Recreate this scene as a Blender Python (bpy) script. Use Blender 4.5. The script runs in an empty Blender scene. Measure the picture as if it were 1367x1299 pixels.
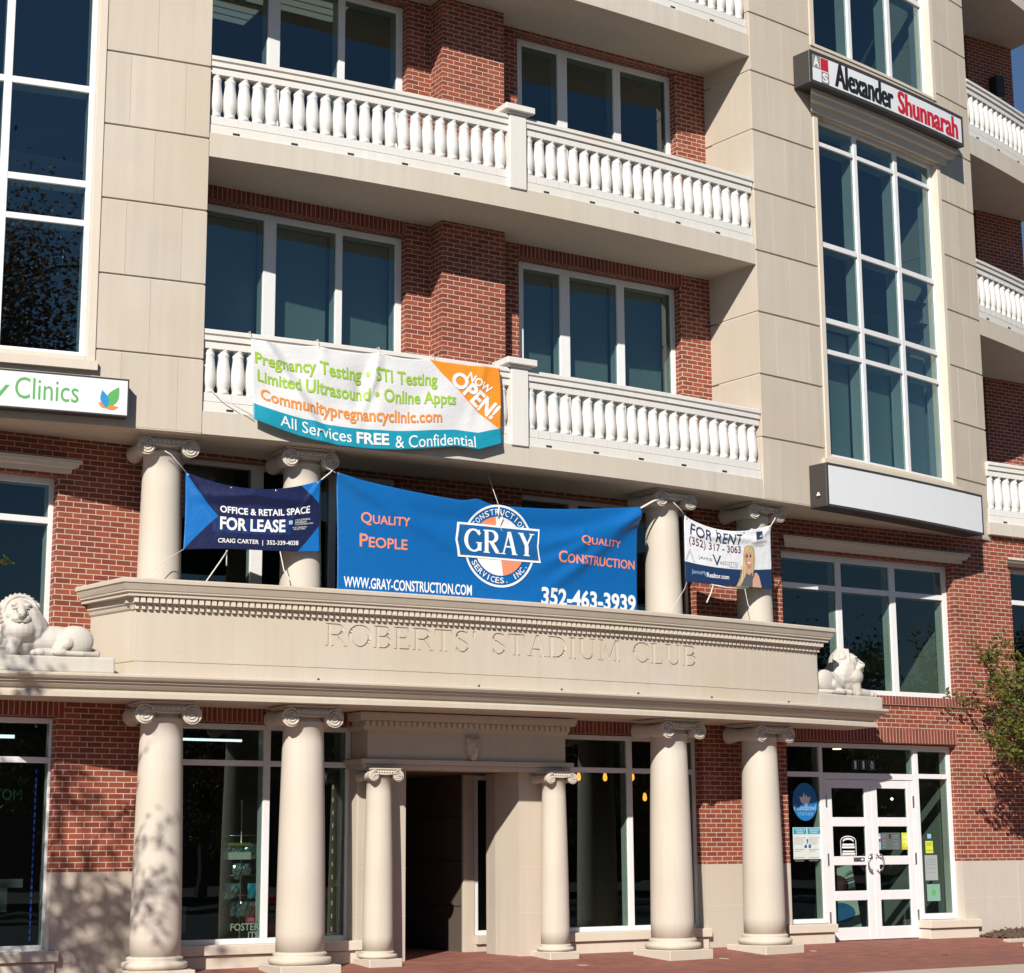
import bpy, bmesh, math, random
from math import sin, cos, pi, radians as rad, sqrt
from mathutils import Vector, Matrix
random.seed(7)
S = bpy.context.scene
COL = S.collection

# ------------------------------------------------------------------ camera
psi, pit, rol = 0.554838, 0.1914205, -0.0061806
CAMPOS = Vector((-12.846, -21.8797, 1.433))
r0 = Vector((cos(psi), -sin(psi), 0)); f0 = Vector((sin(psi), cos(psi), 0))
fw = f0*cos(pit) + Vector((0, 0, sin(pit)))
up0 = r0.cross(fw)
rt = r0*cos(rol) + up0*sin(rol)
up = rt.cross(fw)
cd = bpy.data.cameras.new('camera'); cam = bpy.data.objects.new('camera', cd); COL.objects.link(cam)
cam.matrix_world = Matrix(((rt.x, up.x, -fw.x, CAMPOS.x), (rt.y, up.y, -fw.y, CAMPOS.y), (rt.z, up.z, -fw.z, CAMPOS.z), (0, 0, 0, 1)))
cd.sensor_width = 36; cd.sensor_fit = 'HORIZONTAL'; cd.lens = 36*2484.72/1367; cd.clip_start = .1; cd.clip_end = 3000
S.camera = cam

# ------------------------------------------------------------------ world, sun, exposure
SUNDIR = Vector((.95, 1.0, -.87)).normalized()          # direction the light travels
EL = math.asin(-SUNDIR.z)
AZ = math.atan2(-SUNDIR.x, -SUNDIR.y)                    # compass angle of the sun from +Y towards +X
W = bpy.data.worlds.new('World'); S.world = W; W.use_nodes = True
nt = W.node_tree; nt.nodes.clear()
sky = nt.nodes.new('ShaderNodeTexSky'); sky.sky_type = 'NISHITA'; sky.sun_disc = False
sky.sun_elevation = EL; sky.sun_rotation = AZ; sky.air_density = 1.0; sky.dust_density = 0; sky.ozone_density = 6; sky.altitude = 50
bg = nt.nodes.new('ShaderNodeBackground'); bg.inputs['Strength'].default_value = .055
wo = nt.nodes.new('ShaderNodeOutputWorld')
nt.links.new(sky.outputs[0], bg.inputs[0]); nt.links.new(bg.outputs[0], wo.inputs[0])
ld = bpy.data.lights.new('sun', 'SUN'); ld.energy = 5; ld.angle = rad(.53); ld.color = (1, .945, .865)
lo = bpy.data.objects.new('sun', ld); COL.objects.link(lo)
lo.rotation_euler = SUNDIR.to_track_quat('-Z', 'Y').to_euler(); lo.location = (-30, -40, 40)
S.view_settings.view_transform = 'Standard'; S.view_settings.look = 'None'; S.view_settings.gamma = 1
S.view_settings.exposure = .27
S.cycles.max_bounces = 8; S.cycles.transparent_max_bounces = 12; S.cycles.diffuse_bounces = 4

# ------------------------------------------------------------------ coordinates
RR, NA, XC = 38.035, 1.3283, .17
def F(x, n, z): return Vector((x, -n, z))                # flat main wall, n = metres in front of it
def A(s, d, z):                                          # the bowed front: s along the bow, d in front of it
    th = (s-XC)/RR
    return Vector((XC+(RR+d)*sin(th), -((RR+d)*cos(th)-(RR-NA)), z))
def bow_n(s, d=0): return -A(s, d, 0).y
def bow_frame(s):                                        # tangent, outward
    th = (s-XC)/RR
    return Vector((cos(th), sin(th), 0)), Vector((sin(th), -cos(th), 0))

# ------------------------------------------------------------------ object helpers
def tag(o, label=None, cat=None, group=None, kind=None):
    if label: o['label'] = label
    if cat: o['category'] = cat
    if group: o['group'] = group
    if kind: o['kind'] = kind
    return o
def empty(name, loc=(0, 0, 0), rz=0, parent=None):
    o = bpy.data.objects.new(name, None); COL.objects.link(o); o.location = loc; o.rotation_euler = (0, 0, rz)
    o.empty_display_size = .2
    if parent: o.parent = parent
    return o
def link(name, me, parent=None, loc=None, rz=None):
    o = bpy.data.objects.new(name, me); COL.objects.link(o)
    if parent: o.parent = parent
    if loc is not None: o.location = loc
    if rz is not None: o.rotation_euler = (0, 0, rz)
    return o
class MB:
    """collects boxes, sweeps, lathes and tubes into one mesh"""
    def __init__(s): s.v = []; s.f = []; s.uv = []; s.sm = []
    def face(s, pts, uvs=None, smooth=False):
        i = len(s.v); s.v += [tuple(p) for p in pts]; s.f.append(list(range(i, i+len(pts))))
        s.uv.append(uvs or [(0, 0)]*len(pts)); s.sm.append(smooth)
    def box(s, x0, x1, n0, n1, z0, z1, M=F, step=.5, rot=False, skip=''):
        k = max(1, int(math.ceil((x1-x0)/step))) if M is not F else 1
        xs = [x0+(x1-x0)*i/k for i in range(k+1)]
        R = (lambda a, b: (b, a)) if rot else (lambda a, b: (a, b))
        for a, b in zip(xs, xs[1:]):
            if 'f' not in skip: s.face([M(a, n1, z0), M(b, n1, z0), M(b, n1, z1), M(a, n1, z1)], [R(a, z0), R(b, z0), R(b, z1), R(a, z1)])
            if 'b' not in skip: s.face([M(b, n0, z0), M(a, n0, z0), M(a, n0, z1), M(b, n0, z1)], [R(b, z0), R(a, z0), R(a, z1), R(b, z1)])
            if 't' not in skip: s.face([M(a, n1, z1), M(b, n1, z1), M(b, n0, z1), M(a, n0, z1)], [R(a, n1), R(b, n1), R(b, n0), R(a, n0)])
            if 'd' not in skip: s.face([M(a, n0, z0), M(b, n0, z0), M(b, n1, z0), M(a, n1, z0)], [R(a, n0), R(b, n0), R(b, n1), R(a, n1)])
        if 'l' not in skip: s.face([M(x0, n0, z0), M(x0, n1, z0), M(x0, n1, z1), M(x0, n0, z1)], [R(n0+x0-n1, z0), R(x0, z0), R(x0, z1), R(n0+x0-n1, z1)])
        if 'r' not in skip: s.face([M(x1, n1, z0), M(x1, n0, z0), M(x1, n0, z1), M(x1, n1, z1)], [R(x1, z0), R(x1+n1-n0, z0), R(x1+n1-n0, z1), R(x1, z1)])
        return s
    def sweep(s, path, prof, closed_ends=True):
        """path: list of (point, miter vector); prof: closed polygon of (d, z)"""
        rows = [[p+m*d+Vector((0, 0, z)) for d, z in prof] for p, m in path]
        n = len(prof); L = 0
        for a, b, i in zip(rows, rows[1:], range(len(rows))):
            l = (path[i+1][0]-path[i][0]).length
            for j in range(n):
                k = (j+1) % n
                s.face([a[j], b[j], b[k], a[k]], [(L, prof[j][1]), (L+l, prof[j][1]), (L+l, prof[k][1]), (L, prof[k][1])])
            L += l
        if closed_ends:
            s.face(rows[0]); s.face(rows[-1][::-1])
        return s
    def lathe(s, prof, o=(0, 0, 0), seg=24, M=None, smooth=True, caps=True):
        o = Vector(o)
        def P(r, z, k):
            a = 2*pi*k/seg; p = Vector((r*cos(a), r*sin(a), z)); return (M(p) if M else p)+o
        for (r1, z1), (r2, z2) in zip(prof, prof[1:]):
            for k in range(seg):
                s.face([P(r1, z1, k), P(r1, z1, k+1), P(r2, z2, k+1), P(r2, z2, k)], [(k/seg, z1), ((k+1)/seg, z1), ((k+1)/seg, z2), (k/seg, z2)], smooth)
        if caps:
            for r, z in (prof[0], prof[-1]):
                if r > 1e-4: s.face([P(r, z, k) for k in range(seg)])
        return s
    def tube(s, pts, r, seg=8, smooth=True):
        pts = [Vector(p) for p in pts]
        rs = r if isinstance(r, (list, tuple)) else [r]*len(pts)
        rows = []; ref = Vector((0, 0, 1))
        for i, p in enumerate(pts):
            t = (pts[min(i+1, len(pts)-1)]-pts[max(i-1, 0)]).normalized()
            rf = ref if abs(t.dot(ref)) < .95 else Vector((1, 0, 0))
            a = t.cross(rf).normalized(); b = t.cross(a)
            rows.append([p+(a*cos(2*pi*k/seg)+b*sin(2*pi*k/seg))*rs[i] for k in range(seg)])
        for a, b in zip(rows, rows[1:]):
            for k in range(seg): s.face([a[k], a[(k+1) % seg], b[(k+1) % seg], b[k]], None, smooth)
        s.face(rows[0]); s.face(rows[-1][::-1])
        return s
    def grid(s, fn, nu, nv, smooth=True, u0=0, u1=1, v0=0, v1=1):
        for i in range(nu):
            for j in range(nv):
                q = [(u0+(u1-u0)*(i+a)/nu, v0+(v1-v0)*(j+b)/nv) for a, b in ((0, 1), (1, 1), (1, 0), (0, 0))]
                s.face([fn(*p) for p in q], q, smooth)
        return s
    def mesh(s, name, mat, weld=True, recalc=True, dist=1e-5):
        me = bpy.data.meshes.new(name); me.from_pydata(s.v, [], s.f)
        ul = me.uv_layers.new(name='UVMap'); k = 0
        fl = [c for u in s.uv for p in u for c in p]
        ul.data.foreach_set('uv', fl)
        me.polygons.foreach_set('use_smooth', s.sm)
        if mat: me.materials.append(mat)
        if weld or recalc:
            bm = bmesh.new(); bm.from_mesh(me)
            if weld: bmesh.ops.remove_doubles(bm, verts=bm.verts, dist=dist)
            if recalc: bmesh.ops.recalc_face_normals(bm, faces=bm.faces)
            bm.to_mesh(me); bm.free()
        me.update(); return me
    def build(s, name, mat, parent=None, weld=True, recalc=True, loc=None, rz=None):
        return link(name, s.mesh(name, mat, weld, recalc), parent, loc, rz)
def arcpath(s0, s1, d=0, step=.35):
    k = max(1, int(math.ceil((s1-s0)/step)))
    return [(A(s0+(s1-s0)*i/k, d, 0), bow_frame(s0+(s1-s0)*i/k)[1]) for i in range(k+1)]
def bevel(o, w=.006, seg=1, ang=40):
    m = o.modifiers.new('bevel', 'BEVEL'); m.width = w; m.segments = seg; m.limit_method = 'ANGLE'; m.angle_limit = rad(ang)
    return o

# ------------------------------------------------------------------ materials
def newmat(name):
    m = bpy.data.materials.new(name); m.use_nodes = True
    t = m.node_tree; b = t.nodes['Principled BSDF']; return m, t, b
class G:                                                 # small node-graph writer
    def __init__(s, t): s.t = t
    def n(s, kind, **kw):
        x = s.t.nodes.new(kind)
        for k, v in kw.items():
            if hasattr(x, k): setattr(x, k, v)
        return x
    def put(s, sock, v):
        if isinstance(v, bpy.types.NodeSocket): s.t.links.new(v, sock)
        else: sock.default_value = v
    def m(s, op, a, b=0, c=None):
        x = s.n('ShaderNodeMath', operation=op); s.put(x.inputs[0], a); s.put(x.inputs[1], b)
        if c is not None: s.put(x.inputs[2], c)
        return x.outputs[0]
    def mix(s, f, a, b, mode='MIX'):
        x = s.n('ShaderNodeMix', data_type='RGBA', blend_type=mode); s.put(x.inputs[0], f); s.put(x.inputs[6], a); s.put(x.inputs[7], b); return x.outputs[2]
    def noise(s, vec, scale, det=3, rough=.55):
        x = s.n('ShaderNodeTexNoise'); x.inputs['Scale'].default_value = scale; x.inputs['Detail'].default_value = det; x.inputs['Roughness'].default_value = rough
        if vec is not None: s.t.links.new(vec, x.inputs['Vector'])
        return x.outputs['Fac']
    def coord(s, which='Object'): return s.n('ShaderNodeTexCoord').outputs[which]
    def uv(s):
        x = s.n('ShaderNodeSeparateXYZ'); s.t.links.new(s.coord('UV'), x.inputs[0]); return x.outputs[0], x.outputs[1]
    def map(s, vec, scale=(1, 1, 1), loc=(0, 0, 0)):
        x = s.n('ShaderNodeMapping'); s.t.links.new(vec, x.inputs[0]); x.inputs['Scale'].default_value = scale; x.inputs['Location'].default_value = loc; return x.outputs[0]
    def bump(s, h, strength=.3, dist=.01):
        x = s.n('ShaderNodeBump'); x.inputs['Strength'].default_value = strength; x.inputs['Distance'].default_value = dist; s.put(x.inputs['Height'], h); return x.outputs[0]
    def ramp(s, f, lo, hi):
        x = s.n('ShaderNodeMapRange'); s.put(x.inputs[0], f); x.inputs[1].default_value = lo; x.inputs[2].default_value = hi; return x.outputs[0]
    def grey(s, v):
        x = s.n('ShaderNodeCombineColor'); [s.t.links.new(v, x.inputs[i]) for i in range(3)]; return x.outputs[0]
def c4(c): return (c[0], c[1], c[2], 1)
def stone(name, col, rough=.8, var=.10, streak=.08, bump=.25, bscale=60, panel=0):
    m, t, b = newmat(name); g = G(t); v = g.coord('Object')
    f = g.noise(v, 1.3, 5); f2 = g.noise(g.map(v, (6, 6, .35)), 1.6, 4); f3 = g.noise(v, bscale, 3)
    k = g.m('ADD', g.m('MULTIPLY_ADD', g.m('SUBTRACT', f, .5), 2*var, 1), g.m('MULTIPLY', g.m('SUBTRACT', f2, .5), 2*streak))
    k = g.m('ADD', k, g.m('MULTIPLY', g.m('SUBTRACT', f3, .5), .10))
    if panel: k = g.m('ADD', k, g.m('MULTIPLY', g.m('SUBTRACT', g.n('ShaderNodeNewGeometry').outputs['Random Per Island'], .5), panel))
    rn = g.ramp(g.noise(g.map(v, (3.2, 3.2, .10)), 2.2, 5, .65), .56, .78)                       # rain streaks down the face
    k = g.m('SUBTRACT', k, g.m('MULTIPLY', rn, streak*.9))
    col2 = g.mix(1.0, c4(col), g.grey(k), 'MULTIPLY')
    warm = g.mix(g.ramp(g.noise(v, .5, 3), .35, .75), col2, c4((col[0]*.97, col[1]*.93, col[2]*.86)))
    t.links.new(warm, b.inputs['Base Color']); b.inputs['Roughness'].default_value = rough
    t.links.new(g.bump(f3, bump, .004), b.inputs['Normal']); return m
M_STONE = stone('cast_stone', (.53, .466, .388), panel=.10, streak=.12)
M_COLUMN = stone('column_stone', (.555, .502, .43), var=.13, streak=.10)
M_BASE = stone('base_stone', (.515, .46, .40), var=.08)
M_SLAB = stone('slab_concrete', (.555, .505, .435), var=.08, streak=.16)
M_WHITE = stone('white_balustrade_paint', (.70, .685, .66), rough=.6, var=.09, streak=.13, bump=.1)
M_LION = stone('white_lion_stone', (.54, .51, .465), rough=.65, var=.14, streak=.14, bump=.7, bscale=34)
M_TRIM = stone('window_trim_stone', (.63, .56, .475), var=.05)
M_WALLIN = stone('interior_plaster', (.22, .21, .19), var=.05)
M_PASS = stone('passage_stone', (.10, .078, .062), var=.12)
M_CONC = stone('pavement_concrete', (.50, .43, .36), var=.12, streak=.0)
M_ROAD = stone('asphalt', (.06, .06, .06), var=.2, streak=0)

def brickmat(name, c1, c2, mort, bw=.19, rh=.0677, ms=.0056, off=.5, dark=.35):
    m, t, b = newmat(name); g = G(t); v = g.coord('UV')
    x = g.n('ShaderNodeTexBrick'); t.links.new(v, x.inputs['Vector'])
    x.offset = off; x.offset_frequency = 2; x.squash = 1
    x.inputs['Scale'].default_value = 1; x.inputs['Brick Width'].default_value = bw; x.inputs['Row Height'].default_value = rh
    x.inputs['Mortar Size'].default_value = ms; x.inputs['Mortar Smooth'].default_value = .15; x.inputs['Bias'].default_value = -.1
    x.inputs['Color1'].default_value = c4(c1); x.inputs['Color2'].default_value = c4(c2); x.inputs['Mortar'].default_value = c4(mort)
    # per-brick tint and wire-cut streaks
    o = g.coord('Object')
    ns = g.noise(g.map(v, (9, 120, 1)), 1.0, 4, .6); nb = g.noise(o, 2.2, 4)
    k = g.m('ADD', g.m('MULTIPLY_ADD', g.m('SUBTRACT', ns, .5), .55, 1), g.m('MULTIPLY', g.m('SUBTRACT', nb, .5), .48))
    col = g.mix(1.0, x.outputs['Color'], g.grey(k), 'MULTIPLY')
    # pale bloom of lime here and there
    ef = g.ramp(g.noise(g.map(o, (3, 3, 1)), 2.0, 5, .7), .66, .86)
    col = g.mix(g.m('MULTIPLY', ef, .38), col, c4(mort))
    t.links.new(col, b.inputs['Base Color']); b.inputs['Roughness'].default_value = .85
    h = g.m('ADD', g.m('MULTIPLY', x.outputs['Fac'], -1), g.m('MULTIPLY', ns, .25))
    t.links.new(g.bump(h, .7, .008), b.inputs['Normal']); return m
M_BRICK = brickmat('red_brick', (.285, .065, .031), (.165, .034, .020), (.55, .42, .33))
M_SOLD = brickmat('soldier_brick', (.23, .049, .029), (.155, .033, .022), (.50, .385, .30), bw=.60, off=0)
def paver():
    m = brickmat('brick_paving', (.30, .105, .070), (.19, .075, .060), (.20, .11, .08), bw=.20, rh=.10, ms=.002)
    return m
M_PAVE = paver()
def plain(name, col, rough=.5, metal=0, var=.06, sc=8, spec=None):
    m, t, b = newmat(name); g = G(t); v = g.coord('Object')
    k = g.m('MULTIPLY_ADD', g.m('SUBTRACT', g.noise(v, sc, 4), .5), 2*var, 1)
    t.links.new(g.mix(1.0, c4(col), g.grey(k), 'MULTIPLY'), b.inputs['Base Color'])
    b.inputs['Roughness'].default_value = rough; b.inputs['Metallic'].default_value = metal
    return m
M_FRAME = plain('white_aluminium', (.74, .735, .73), .4)
M_DARK = plain('dark_gap', (.03, .027, .025), .9)
M_BLACK = plain('black_metal', (.022, .022, .024), .45)
M_SIGNBOX = plain('bronze_sign_metal', (.045, .04, .038), .45)
M_ACRYL = plain('white_acrylic', (.74, .75, .76), .28, var=.03, sc=2)
M_STEEL = plain('brushed_steel', (.7, .69, .67), .28, .9)
M_ROPE = plain('white_rope', (.7, .66, .6), .9)
M_BARK = plain('bark', (.11, .08, .06), .9, var=.3)
M_SOIL = plain('mulch', (.085, .055, .04), .95, var=.5, sc=40)
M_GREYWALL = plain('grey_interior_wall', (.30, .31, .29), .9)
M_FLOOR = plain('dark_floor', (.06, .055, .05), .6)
def ink(name, col, rough=.55): return plain(name, col, rough, var=.03)
I_WHITE = ink('white_ink', (.80, .80, .79)); I_GREEN = ink('green_ink', (.30, .50, .035)); I_ORANGE = ink('orange_ink', (.72, .24, .035))
I_DGREEN = ink('leaf_green_ink', (.10, .38, .10)); I_TEAL = ink('teal_ink', (.01, .30, .42)); I_BLACK = ink('black_ink', (.012, .012, .015))
I_RED = ink('red_ink', (.50, .015, .035)); I_NAVY = ink('navy_ink', (.02, .035, .10)); I_SALMON = ink('salmon_ink', (.90, .26, .13))
I_BLUE = ink('blue_ink', (.01, .16, .42)); I_GREY = ink('grey_ink', (.25, .25, .26)); I_SKIN = ink('printed_skin', (.62, .36, .24)); I_HAIR = ink('printed_hair', (.50, .36, .17))
I_MAROON = ink('maroon_ink', (.10, .015, .03)); I_YELL = ink('yellow_ink', (.62, .66, .05)); I_SKYB = ink('sky_blue_ink', (.02, .25, .55))
I_PAPER = ink('paper', (.62, .66, .62)); I_LTB = ink('pale_blue_ink', (.3, .5, .66))

def glassmat(name, tint, boost=1.5, ior=1.5, wob=.003):
    m, t, b = newmat(name); g = G(t); t.nodes.remove(b)
    out = [n for n in t.nodes if n.type == 'OUTPUT_MATERIAL'][0]
    tr = g.n('ShaderNodeBsdfTransparent'); tr.inputs[0].default_value = c4(tint)
    gl = g.n('ShaderNodeBsdfGlossy'); gl.inputs['Roughness'].default_value = .004; gl.inputs[0].default_value = (.80, .96, .95, 1)
    nz = g.noise(g.map(g.coord('Object'), (1, 1, 1)), .9, 2)
    t.links.new(g.bump(nz, wob, .4), gl.inputs['Normal'])
    geo = g.n('ShaderNodeNewGeometry'); dp = g.n('ShaderNodeVectorMath', operation='DOT_PRODUCT')
    t.links.new(geo.outputs['Incoming'], dp.inputs[0]); t.links.new(geo.outputs['Normal'], dp.inputs[1])
    sch = g.m('MULTIPLY_ADD', g.m('POWER', g.m('SUBTRACT', 1, g.m('ABSOLUTE', dp.outputs['Value'])), 5), .955, .045)   # thin sheet, the same from both sides
    mx = g.n('ShaderNodeMixShader'); t.links.new(g.m('MINIMUM', g.m('MULTIPLY', sch, boost), 1), mx.inputs[0])
    t.links.new(tr.outputs[0], mx.inputs[1]); t.links.new(gl.outputs[0], mx.inputs[2]); t.links.new(mx.outputs[0], out.inputs[0]); return m
M_GLASS_UP = glassmat('blue_tinted_glass', (.33, .44, .43), 3.4)
M_GLASS = glassmat('grey_green_glass', (.42, .52, .47), 1.9)
def emit(name, col, st):
    m, t, b = newmat(name); b.inputs['Base Color'].default_value = c4(col); b.inputs['Emission Color'].default_value = c4(col); b.inputs['Emission Strength'].default_value = st; return m
E_TUBE = emit('fluorescent_light', (.85, .9, 1), 2.2); E_BULB = emit('warm_bulb', (1, .33, .04), 3.2); E_BLUE = emit('blue_led', (.05, .10, .8), .22)
E_YEL = emit('yellow_led', (1, .85, .25), .45); E_PANEL = emit('ceiling_panel_light', (.75, .72, .6), .32); E_DOWN = emit('downlight', (1, .85, .55), 4)
def leafmat(name, c1, c2):
    m, t, b = newmat(name); g = G(t); v = g.coord('Object')
    oi = g.n('ShaderNodeNewGeometry').outputs['Random Per Island']
    col = g.mix(oi, c4(c1), c4(c2)); t.links.new(g.mix(g.ramp(g.noise(v, 1.5, 3), .3, .7), col, c4((c2[0]*1.3, c2[1]*1.0, c2[2]*.7))), b.inputs['Base Color'])
    b.inputs['Roughness'].default_value = .5; b.inputs['Subsurface Weight'].default_value = 0
    out = [n for n in t.nodes if n.type == 'OUTPUT_MATERIAL'][0]
    tl = g.n('ShaderNodeBsdfTranslucent'); t.links.new(col, tl.inputs[0]); mx = g.n('ShaderNodeMixShader'); mx.inputs[0].default_value = .42
    t.links.new(b.outputs[0], mx.inputs[1]); t.links.new(tl.outputs[0], mx.inputs[2]); t.links.new(mx.outputs[0], out.inputs[0]); return m
M_LEAF = leafmat('green_leaves', (.055, .11, .02), (.15, .17, .03))
M_LEAFD = leafmat('dark_leaves', (.03, .05, .015), (.06, .055, .02))
M_LEAFR = leafmat('autumn_leaves', (.09, .07, .03), (.16, .075, .03))

# ------------------------------------------------------------------ lettering
def text2d(txt, bold=0.0, shear=0, smallcaps=False, spacing=1.0):
    cu = bpy.data.curves.new('t', 'FONT'); cu.body = txt; cu.offset = bold; cu.shear = shear; cu.resolution_u = 3; cu.space_character = spacing
    if smallcaps:
        cu.small_caps_scale = .78
        for i, f in enumerate(cu.body_format): f.use_small_caps = True
    ob = bpy.data.objects.new('t', cu)
    me = bpy.data.meshes.new_from_object(ob)
    vs = [(v.co.x, v.co.y) for v in me.vertices]; fs = [list(p.vertices) for p in me.polygons]
    bpy.data.objects.remove(ob); bpy.data.meshes.remove(me); bpy.data.curves.remove(cu)
    return vs, fs
def put2d(name, vs, fs, mat, fn, box=None, parent=None, rot=0, maxlen=None):
    """fit 2-D shape into box (u0,u1,v_bottom,v_top) then map through fn(u,v)"""
    if box:
        x0 = min(v[0] for v in vs); x1 = max(v[0] for v in vs); y0 = min(v[1] for v in vs); y1 = max(v[1] for v in vs)
        vs = [(box[0]+(box[1]-box[0])*(x-x0)/(x1-x0), box[2]+(box[3]-box[2])*(y-y0)/(y1-y0)) for x, y in vs]
    bm = bmesh.new(); bv = [bm.verts.new((x, y, 0)) for x, y in vs]
    for f in fs:
        try: bm.faces.new([bv[i] for i in f])
        except ValueError: pass
    if maxlen:
        bmesh.ops.triangulate(bm, faces=bm.faces)
        for _ in range(4):
            es = [e for e in bm.edges if e.calc_length() > maxlen]
            if not es: break
            bmesh.ops.subdivide_edges(bm, edges=es, cuts=1); bmesh.ops.triangulate(bm, faces=[f for f in bm.faces if len(f.verts) > 3])
    for v in bm.verts: v.co = fn(v.co.x, v.co.y)
    me = bpy.data.meshes.new(name); bm.to_mesh(me); bm.free(); me.materials.append(mat)
    return link(name, me, parent)
def lettering(txt, mat, fn, box, parent=None, bold=.0, shear=0, smallcaps=False, maxlen=None, spacing=1.0, name='lettering'):
    vs, fs = text2d(txt, bold, shear, smallcaps, spacing); return put2d(name, vs, fs, mat, fn, box, parent, 0, maxlen)
# roman capitals drawn as pen strokes: (x0,y0,x1,y1,width) or ('a',cx,cy,rx,ry,a0,a1,thick,thin)
TK, TN = .125, .05
def srf(x, y, w=.20): return (x-w/2, y, x+w/2, y, .035)
GL = {
 'R': (.70, [(.14, 0, .14, 1, TK), srf(.14, .018, .28), srf(.10, .982, .2), (.14, .975, .36, .975, TN), (.14, .50, .36, .50, TN), ('a', .36, .737, .22, .237, -90, 90, TK, TN), (.34, .50, .62, .04, TK), srf(.66, .018, .16)]),
 'O': (.82, [('a', .41, .5, .34, .475, 0, 360, TK, TN)]),
 'B': (.66, [(.14, 0, .14, 1, TK), srf(.10, .018, .2), srf(.10, .982, .2), (.14, .975, .34, .975, TN), (.14, .53, .36, .53, TN), (.14, .025, .36, .025, TN), ('a', .34, .752, .19, .222, -90, 90, TK, TN), ('a', .36, .277, .22, .252, -90, 90, TK, TN)]),
 'E': (.60, [(.14, 0, .14, 1, TK), srf(.10, .018, .2), srf(.10, .982, .2), (.14, .975, .50, .975, TN), (.14, .52, .42, .52, TN), (.14, .025, .54, .025, TN), (.50, .82, .50, .99, .04), (.42, .44, .42, .60, .04), (.54, .01, .54, .20, .04)]),
 'T': (.70, [(.35, 0, .35, 1, TK), srf(.35, .018, .28), (.05, .972, .65, .972, TN), (.05, .80, .05, .99, .04), (.65, .80, .65, .99, .04)]),
 'S': (.56, [('a', .28, .745, .195, .225, 20, 250, .09, TN), (.14, .62, .43, .40, TK), ('a', .28, .255, .215, .23, -160, 70, .09, TN), (.47, .78, .47, .98, .04), (.07, .02, .07, .26, .04)]),
 "'": (.22, [(.11, .70, .11, 1, .09)]),
 'A': (.76, [(.13, .02, .38, 1, TN), (.40, 1, .63, .02, TK), (.21, .34, .55, .34, TN), srf(.12, .018, .22), srf(.64, .018, .26)]),
 'D': (.78, [(.14, 0, .14, 1, TK), srf(.10, .018, .2), srf(.10, .982, .2), (.14, .975, .34, .975, TN), (.14, .025, .34, .025, TN), ('a', .34, .5, .36, .475, -90, 90, TK, TN)]),
 'I': (.32, [(.16, 0, .16, 1, TK), srf(.16, .018, .28), srf(.16, .982, .28)]),
 'U': (.76, [(.15, .28, .15, 1, TK), srf(.15, .982, .26), (.62, .28, .62, 1, TN), srf(.62, .982, .24), ('a', .385, .28, .235, .26, 180, 360, .08, TN)]),
 'M': (.96, [(.14, .02, .18, 1, TN), (.18, 1, .48, .06, TK), (.48, .06, .78, 1, TN), (.80, 1, .83, .02, TK), srf(.14, .018, .22), srf(.83, .018, .26), srf(.13, .982, .18), srf(.85, .982, .18)]),
 'C': (.74, [('a', .42, .5, .34, .475, 38, 322, TK, TN), (.67, .74, .67, .97, .04)]),
 'L': (.58, [(.14, 0, .14, 1, TK), srf(.10, .018, .2), srf(.14, .982, .28), (.14, .025, .52, .025, TN), (.52, .01, .52, .22, .04)]),
 'G': (.80, [('a', .42, .5, .34, .475, 38, 320, TK, TN), (.67, .74, .67, .97, .04), (.68, .06, .68, .40, TK), srf(.66, .41, .26)]),
 'Y': (.74, [(.13, .98, .37, .46, TK), (.62, .98, .37, .46, TN), (.37, .46, .37, 0, TK), srf(.37, .018, .28), srf(.12, .982, .24), srf(.63, .982, .22)]),
 ' ': (.42, []),
}
def roman(txt, wt=1.0, gap=.06):
    """list of stroke quads in a line of height 1"""
    quads = []; x = 0
    def stroke(x0, y0, x1, y1, w):
        d = Vector((x1-x0, y1-y0)); d.normalize(); nx, ny = -d.y*w/2, d.x*w/2
        quads.append([(x0+nx, y0+ny), (x0-nx, y0-ny), (x1-nx, y1-ny), (x1+nx, y1+ny)])
    for ch in txt:
        adv, st = GL[ch]
        for q in st:
            if q[0] == 'a':
                _, cx, cy, rx, ry, a0, a1, tk, tn = q; k = max(6, int(abs(a1-a0)/18)); pts = []
                for i in range(k+1):
                    a = rad(a0+(a1-a0)*i/k); w = (tn+(tk-tn)*abs(cos(a)))*wt
                    px, py = x+cx+rx*cos(a), cy+ry*sin(a); nx, ny = cos(a)/rx, sin(a)/ry; l = sqrt(nx*nx+ny*ny)
                    pts.append(((px+nx/l*w/2, py+ny/l*w/2), (px-nx/l*w/2, py-ny/l*w/2)))
                for (a, b), (c, d) in zip(pts, pts[1:]): quads.append([a, b, d, c])
            else:
                x0, y0, x1, y1, w = q; stroke(x+x0, y0, x+x1, y1, w*wt)
        x += adv+gap
    return quads, x-gap

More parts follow.
